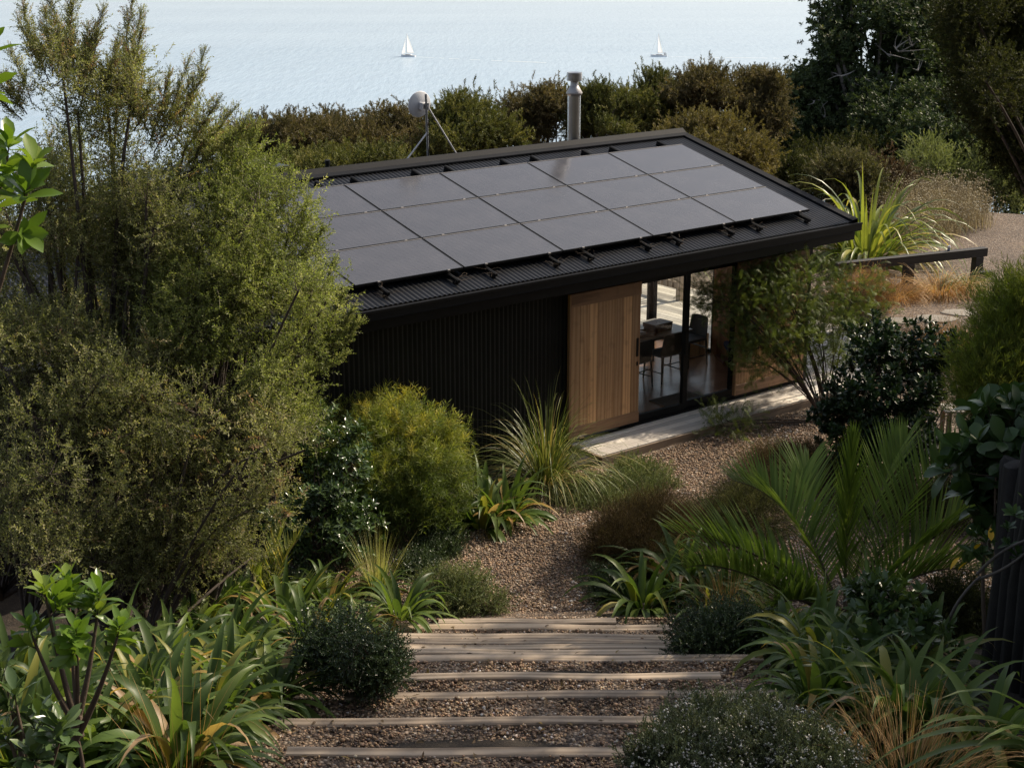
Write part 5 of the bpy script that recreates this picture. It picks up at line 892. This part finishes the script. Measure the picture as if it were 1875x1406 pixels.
# dry flower mass on the bank
g = np.random.default_rng(450); P = []
for k in range(5200):
    u = g.uniform(0, 1); e0 = G(1640 + 170 * u, 466 - 50 * u); p = e0 + np.array([.12, 1, 0]) * g.uniform(-.1, 5.5) + np.array([g.normal(0, .15), 0, 0]); p[2] = hz(p[0], p[1]) - .05; P.append(p)
P = np.array(P); N = len(P); D = g.normal(0, .28, P.shape) + [0, 0, 1]; L_ = .3 + .8 * g.beta(1.6, 2.2, N) * (1 + .35 * np.sin(P[:, 0] * 2.7) * np.sin(P[:, 1] * 1.9))
V, Q, T, TP = ribbons(P, D, L_, .012, .35, 4, 'grass', .1, tint=g.uniform(0, .7, N)); ends = V.reshape(N, -1, 3)[:, -2]
V2, Q2, T2 = scatter([pebble(300 + i, False) for i in range(4)], np.repeat(ends, 3, 0) + g.normal(0, .05, (N * 3, 3)) * [1, 1, .5], g.normal(0, .6, (N * 3, 3)) + [0, 0, 1], g.uniform(.007, .021, N * 3) , g.uniform(.2, 1, N * 3), g)
V, Q, T = join([(V, Q, .1 + .85 * T), (V2, Q2, T2)]); tag(link('dry_wildflowers', qmesh('dry_wildflowers', V, Q, L_dry, T)), 'mass of dry pale wildflowers and seed heads on the bank above the gravel', 'wildflowers', kind='stuff')
# trees that stand to the right of the garden and throw the shade over the steps
for i, (x, y, zt, rr, nc) in enumerate([(8.0, 14.9, 2.3, 2.3, 420), (6.9, 11.6, 1.9, 2.0, 340), (9.7, 21.6, .2, 2.1, 260), (10.2, 18.2, 2.4, 2.2, 320)]):
    b_ = np.array([x, y, hz(x, y)]); plant('tall_tree', ['tall dark tree right of the palm, past the edge of the picture', 'tall dark tree behind the log fence, past the edge of the picture', 'tall dark tree beside the right-hand gravel, past the edge of the picture', 'tall dark tree behind the wispy shrub, past the edge of the picture'][i], 'tree', b_,
        [(np.array([x, y, zt]), np.array([rr, rr, 1.6])), (np.array([x + .5, y + .4, zt - 2.6]), np.array([rr * .9, rr * .9, 1.5])), (np.array([x, y - .6, zt - 4.6]), np.array([rr * .8, rr * .8, 1.5]))], S_far, L_near, B_dark, nc=nc, ns=13, sig=.22, seed=460 + i, lump=.3, r0=.12, r1=.03, twig=.014, ntwig=60)
# ------------------------------------------------------------------ boats
def boat(label, px, py, heading, sails):
    r = ray(px, py); p = r * (-82 / r[2]); o = empty('sailboat', p, label, 'sailboat', 'white sailboats on the sea', heading)
    st = [(-5.2, 1.0, .9), (-3, 1.55, .85), (0, 1.75, .9), (3, 1.25, 1.05), (5.6, .06, 1.25)]; vs = []; fs = []
    for x, hw_, h in st: vs += [(x, -hw_, h), (x, -hw_ * .75, -.1), (x, 0, -.5), (x, hw_ * .75, -.1), (x, hw_, h)]
    for i in range(4):
        for j in range(4): a = i * 5 + j; fs.append((a, a + 1, a + 6, a + 5))
    fs += [(0, 4, 3, 2, 1)]; b = MB(); b.add(vs, fs); b.build('hull', M_white, o, angle=40)
    b = MB(); b.add([(x, s * hw_ * .96, h - .04) for x, hw_, h in st for s in (-1, 1)], [(2 * i, 2 * i + 2, 2 * i + 3, 2 * i + 1) for i in range(4)]); b.build('deck', simple('boat_deck', (.5, .48, .44), .7), o)
    b = MB(); b.box(-2.2, 2.0, -.95, .95, .9, 1.45, bev=.15); b.build('cabin', M_white, o); b = MB(); b.box(-1.8, 1.6, -.965, .965, 1.12, 1.3); b.build('cabin_window', M_dark, o)
    b = MB(); b.tube([(.9, 0, .9), (.9, 0, 14.6)], [.13, .08], 8); b.build('mast', M_alu, o); b = MB(); b.tube([(.9, 0, 2.4), (-4.2, .3, 2.4)], .11, 8); b.build('boom', M_alu, o)
    b = MB()
    for a, c in (((.9, 0, 14.2), (5.5, 0, 1.2)), ((.9, 0, 14.2), (-5.1, 0, .9)), ((.9, 0, 11), (.7, 1.7, .9)), ((.9, 0, 11), (.7, -1.7, .9))): b.tube([a, c], .025, 4)
    b.build('rigging', M_galv, o)
    def sail(name, A, B_, C_, bel, wide):
        A, B_, C_ = map(np.array, (A, B_, C_)); vs = []; fs = []; K = 9; Wd = 4
        for i in range(K):
            t = i / (K - 1)
            for j in range(Wd + 1): u = j / Wd; luff = A * (1 - t) + C_ * t; leech = B_ * (1 - t) + C_ * t + np.array([-.35, 0, 0]) * math.sin(math.pi * t) * wide; q = luff * (1 - u) + leech * u; q = q + np.array([0, bel * math.sin(math.pi * u) * math.sin(math.pi * min(1, t * .9 + .1)), 0]); vs.append(tuple(q))
        for i in range(K - 1):
            for j in range(Wd): a = i * (Wd + 1) + j; fs.append((a, a + 1, a + Wd + 2, a + Wd + 1))
        n = NT('sailcloth_' + name); n.set(Base_Color=(.88, .87, .85, 1), Roughness=.8); tr = n.new('ShaderNodeBsdfTranslucent'); tr.inputs[0].default_value = (.9, .89, .86, 1); mx = n.new('ShaderNodeMixShader'); mx.inputs[0].default_value = .55; n.t.links.new(n.b.outputs[0], mx.inputs[1]); n.t.links.new(tr.outputs[0], mx.inputs[2]); n.t.links.new(mx.outputs[0], n.o.inputs[0]); b = MB(); b.add(vs, fs); b.build(name, n.m, o, smooth=True)
    sail('mainsail', (.75, 0, 2.5), (-4.1 if sails == 2 else -2.3, .3, 2.5), (.8, 0, 14.2), .5, .9 if sails == 2 else .2)
    if sails == 2: sail('jib', (5.2, 0, 1.6), (1.9, .9, 2.2), (1.7, 0, 11.6), .5, -.5)
    else:
        for (x, y) in ((-3.6, .5), (-4.3, -.4)):
            b = MB(); b.lathe([(.02, 1.0), (.2, 1.02), (.23, 1.5), (.16, 1.62), (.1, 1.68), (.13, 1.8), (.08, 1.95), (.01, 1.98)], 10, Matrix.Translation((x, y, 0))); b.build('crew', M_dark, o, smooth=True)
        b = MB(); b.tube([(-3.2, -.9, 1.4), (-3.2, -.9, 2.1), (-3.2, .9, 2.1), (-3.2, .9, 1.4)], .05, 6); b.box(-4.4, -3.0, -1, 1, 2.1, 2.18); b.build('canopy', M_dark, o)
    v = []; q = []; g = np.random.default_rng(int(px)); K = 26
    for i in range(K): t = i / (K - 1); x = -4.5 - t * 95; c_ = 1.2 * math.sin(t * 4); w_ = (.45 + 1.3 * t) * g.uniform(.5, 1.2); v += [(x, c_ - w_, .02), (x, c_ + w_, .02)]
    for i in range(K - 1):
        if g.uniform() < .82 - .3 * i / K: q.append([2 * i, 2 * i + 1, 2 * i + 3, 2 * i + 2])
    n = NT('wake_foam'); n.set(Base_Color=(.58, .66, .68, 1), Roughness=.9); link('wake', qmesh('wake', v, q, n.m), o)['kind'] = 'stuff'
    return o
boat('white sailboat under full sail, left of the two on the sea', 748, 104, R(152), 2); boat('white sailboat with one narrow sail, the right-hand boat above the tea trees', 1207, 104, R(170), 1)
# ------------------------------------------------------------------ litter: fallen leaves on the steps, the path and the mulch
g = np.random.default_rng(640); N = 900; x = np.concatenate([g.uniform(-2.4, 2.4, N), g.uniform(-2.4, 2.4, 500)]); y = np.concatenate([g.uniform(7.2, 13.2, N), g.uniform(15.2, 20.2, 500)])
k = np.clip(np.searchsorted(sy, y), 1, len(sy) - 1); z = np.where(y < 13.3, szz[k] + .004, hza(x, y) + .035); P = np.stack([x, y, z], 1); D = np.stack([g.normal(0, 1, len(x)), g.normal(0, 1, len(x)), g.uniform(0, .35, len(x))], 1)
V, Q, T, TP = ribbons(P, D, g.uniform(.02, .07, len(x)), g.uniform(.008, .022, len(x)), g.uniform(-.6, 1.0, len(x)), 3, 'oval', .5, tint=g.uniform(0, 1, len(x)), twist=g.normal(0, .6, len(x)))
tag(link('fallen_leaves', qmesh('fallen_leaves', V, Q, leafmat('dead_leaf', [(0, (.05, .03, .018)), (.5, (.13, .08, .04)), (.9, (.24, .17, .09)), (1, (.3, .2, .05))], transl=.15, gain=1.1), .1 + .88 * T)), 'dead brown leaves scattered over the steps and the path', 'fallen leaves', kind='stuff')
# ------------------------------------------------------------------ black barrier, can, stones, bench, log fence
M_sleeper = woodmat('black_stained_timber', (.014, .012, .011), (.032, .028, .026), 0, .6)
pR = at(1803, 472, 33.2); pL = at(1530, 478, 31.6); dv = pR - pL; Lb = math.hypot(dv[0], dv[1]); rzb = math.atan2(dv[1], dv[0]); zc = (pR[2] + pL[2]) / 2
ba = empty('timber_barrier', (pL[0], pL[1], ZG), 'low black timber barrier rail at the edge of the gravel', 'barrier', rz=rzb)
b = MB(); b.box(0, Lb, -.08, .08, zc - ZG - .09, zc - ZG + .10, .5, bev=.008); b.build('rail', M_sleeper, ba)
for x in (.15, Lb * .48, Lb * .95): b = MB(); b.box(x - .10, x + .10, -.085 + .0, .075, -.1, zc - ZG - .092, .6, bev=.008); b.build('post', M_sleeper, ba)
b = MB(); b.box(Lb - .32, Lb + .03, -.22, -.088, -.02, .14, .4, bev=.008); b.build('block', M_sleeper, ba)
o = empty('drink_can', pL + dv * .745 + np.array([0, 0, .1 + (zc - (pL + dv * .745)[2])]), 'small pale drink can standing on the black barrier rail', 'can'); b = MB(); b.lathe([(.001, 0), (.027, 0), (.033, .008), (.033, .098), (.027, .112), (.024, .113), (.001, .111)], 24); b.build('can_body', M_alu, o, angle=40)
b = MB(); b.lathe([(.0335, .02), (.0335, .06)], 24); b.build('can_label', simple('blue_label', (.18, .28, .45), .4), o)
M_stone = simple('paving_stone', (.30, .27, .23), .85, 0, .2, 5, .3)
for i, (px, py, w_, d_, lab) in enumerate([(1757, 575, .36, .27, 'flat grey stepping stone nearest the right-hand wispy shrub'), (1712, 586, .42, .28, 'flat stepping stone above the top leaves of the dark glossy bush'), (1650, 590, .36, .26, 'stepping stone between the tan mound and the dark glossy bush'), (1592, 602, .4, .3, 'stepping stone nearest the deck corner')]):
    g = np.random.default_rng(500 + i); p = G(px, py); K = 14; rad_ = [1 + g.uniform(-.14, .14) for _ in range(K)]; vs = []
    for f_, z_ in ((1, -.04), (1, .03), (.94, .04)): vs += [(w_ * f_ * rad_[k] * math.cos(2 * math.pi * k / K), d_ * f_ * rad_[k] * math.sin(2 * math.pi * k / K), z_) for k in range(K)]
    fs = [(r_ * K + k, r_ * K + (k + 1) % K, (r_ + 1) * K + (k + 1) % K, (r_ + 1) * K + k) for r_ in range(2) for k in range(K)] + [tuple(2 * K + k for k in range(K))]
    b = MB(); b.add(vs, fs); tag(b.build('stepping_stone', M_stone, loc=p), lab, 'stepping stone', 'stepping stones in the gravel')
bp = hw(.30, 6.15, ZG); bn = empty('bench', bp, 'slatted timber bench half hidden between the dark glossy bush and the right-hand shrubs', 'bench', rz=wl - R(40)); g = np.random.default_rng(3)
for k in range(5): b = MB(); b.box(-.55, .55, -.2 + k * .085, -.13 + k * .085, .41, .44, float(g.uniform(.3, .9)), bev=.004); b.build('slat', M_deck, bn)
for x in (-.48, .48):
    for y in (-.17, .19): b = MB(); b.box(x - .03, x + .03, y - .03, y + .03, 0, .409, .4); b.build('leg', M_rail, bn)
o = empty('cushion', bp + np.array([-.02, .10, .44]), 'dark cushion lying on the slatted bench', 'cushion', rz=wl - R(30)); b = MB(); b.box(-.2, .2, -.16, .16, 0, .12, bev=.04); b.build('cover', simple('dark_cushion', (.02, .022, .03), .9), o)
M_log = simple('blackened_log', (.016, .014, .013), .8, 0, .4, 10, .6)
lf = empty('log_fence', (3.2, 9.2, hz(0, 9.2)), 'tall dark palisade of upright logs at the right edge', 'fence'); g = np.random.default_rng(8); base = np.array([3.2, 9.2, hz(0, 9.2)])
for k in range(15):
    u = k / 14; p = np.array([3.62 + .16 * u + g.normal(0, .02), 8.3 + 2.6 * u, 0]); p[2] = hz(0, p[1]) - .15; r_ = g.uniform(.075, .1); h = 1.75 + g.normal(0, .06); p -= base
    b = MB(); b.tube([p, p + [g.normal(0, .015), 0, h * .5], p + [g.normal(0, .03), 0, h], p + [0, 0, h + .02]], [r_, r_ * .97, r_ * .94, r_ * .8], 12); b.build('post', M_log, lf, angle=60)
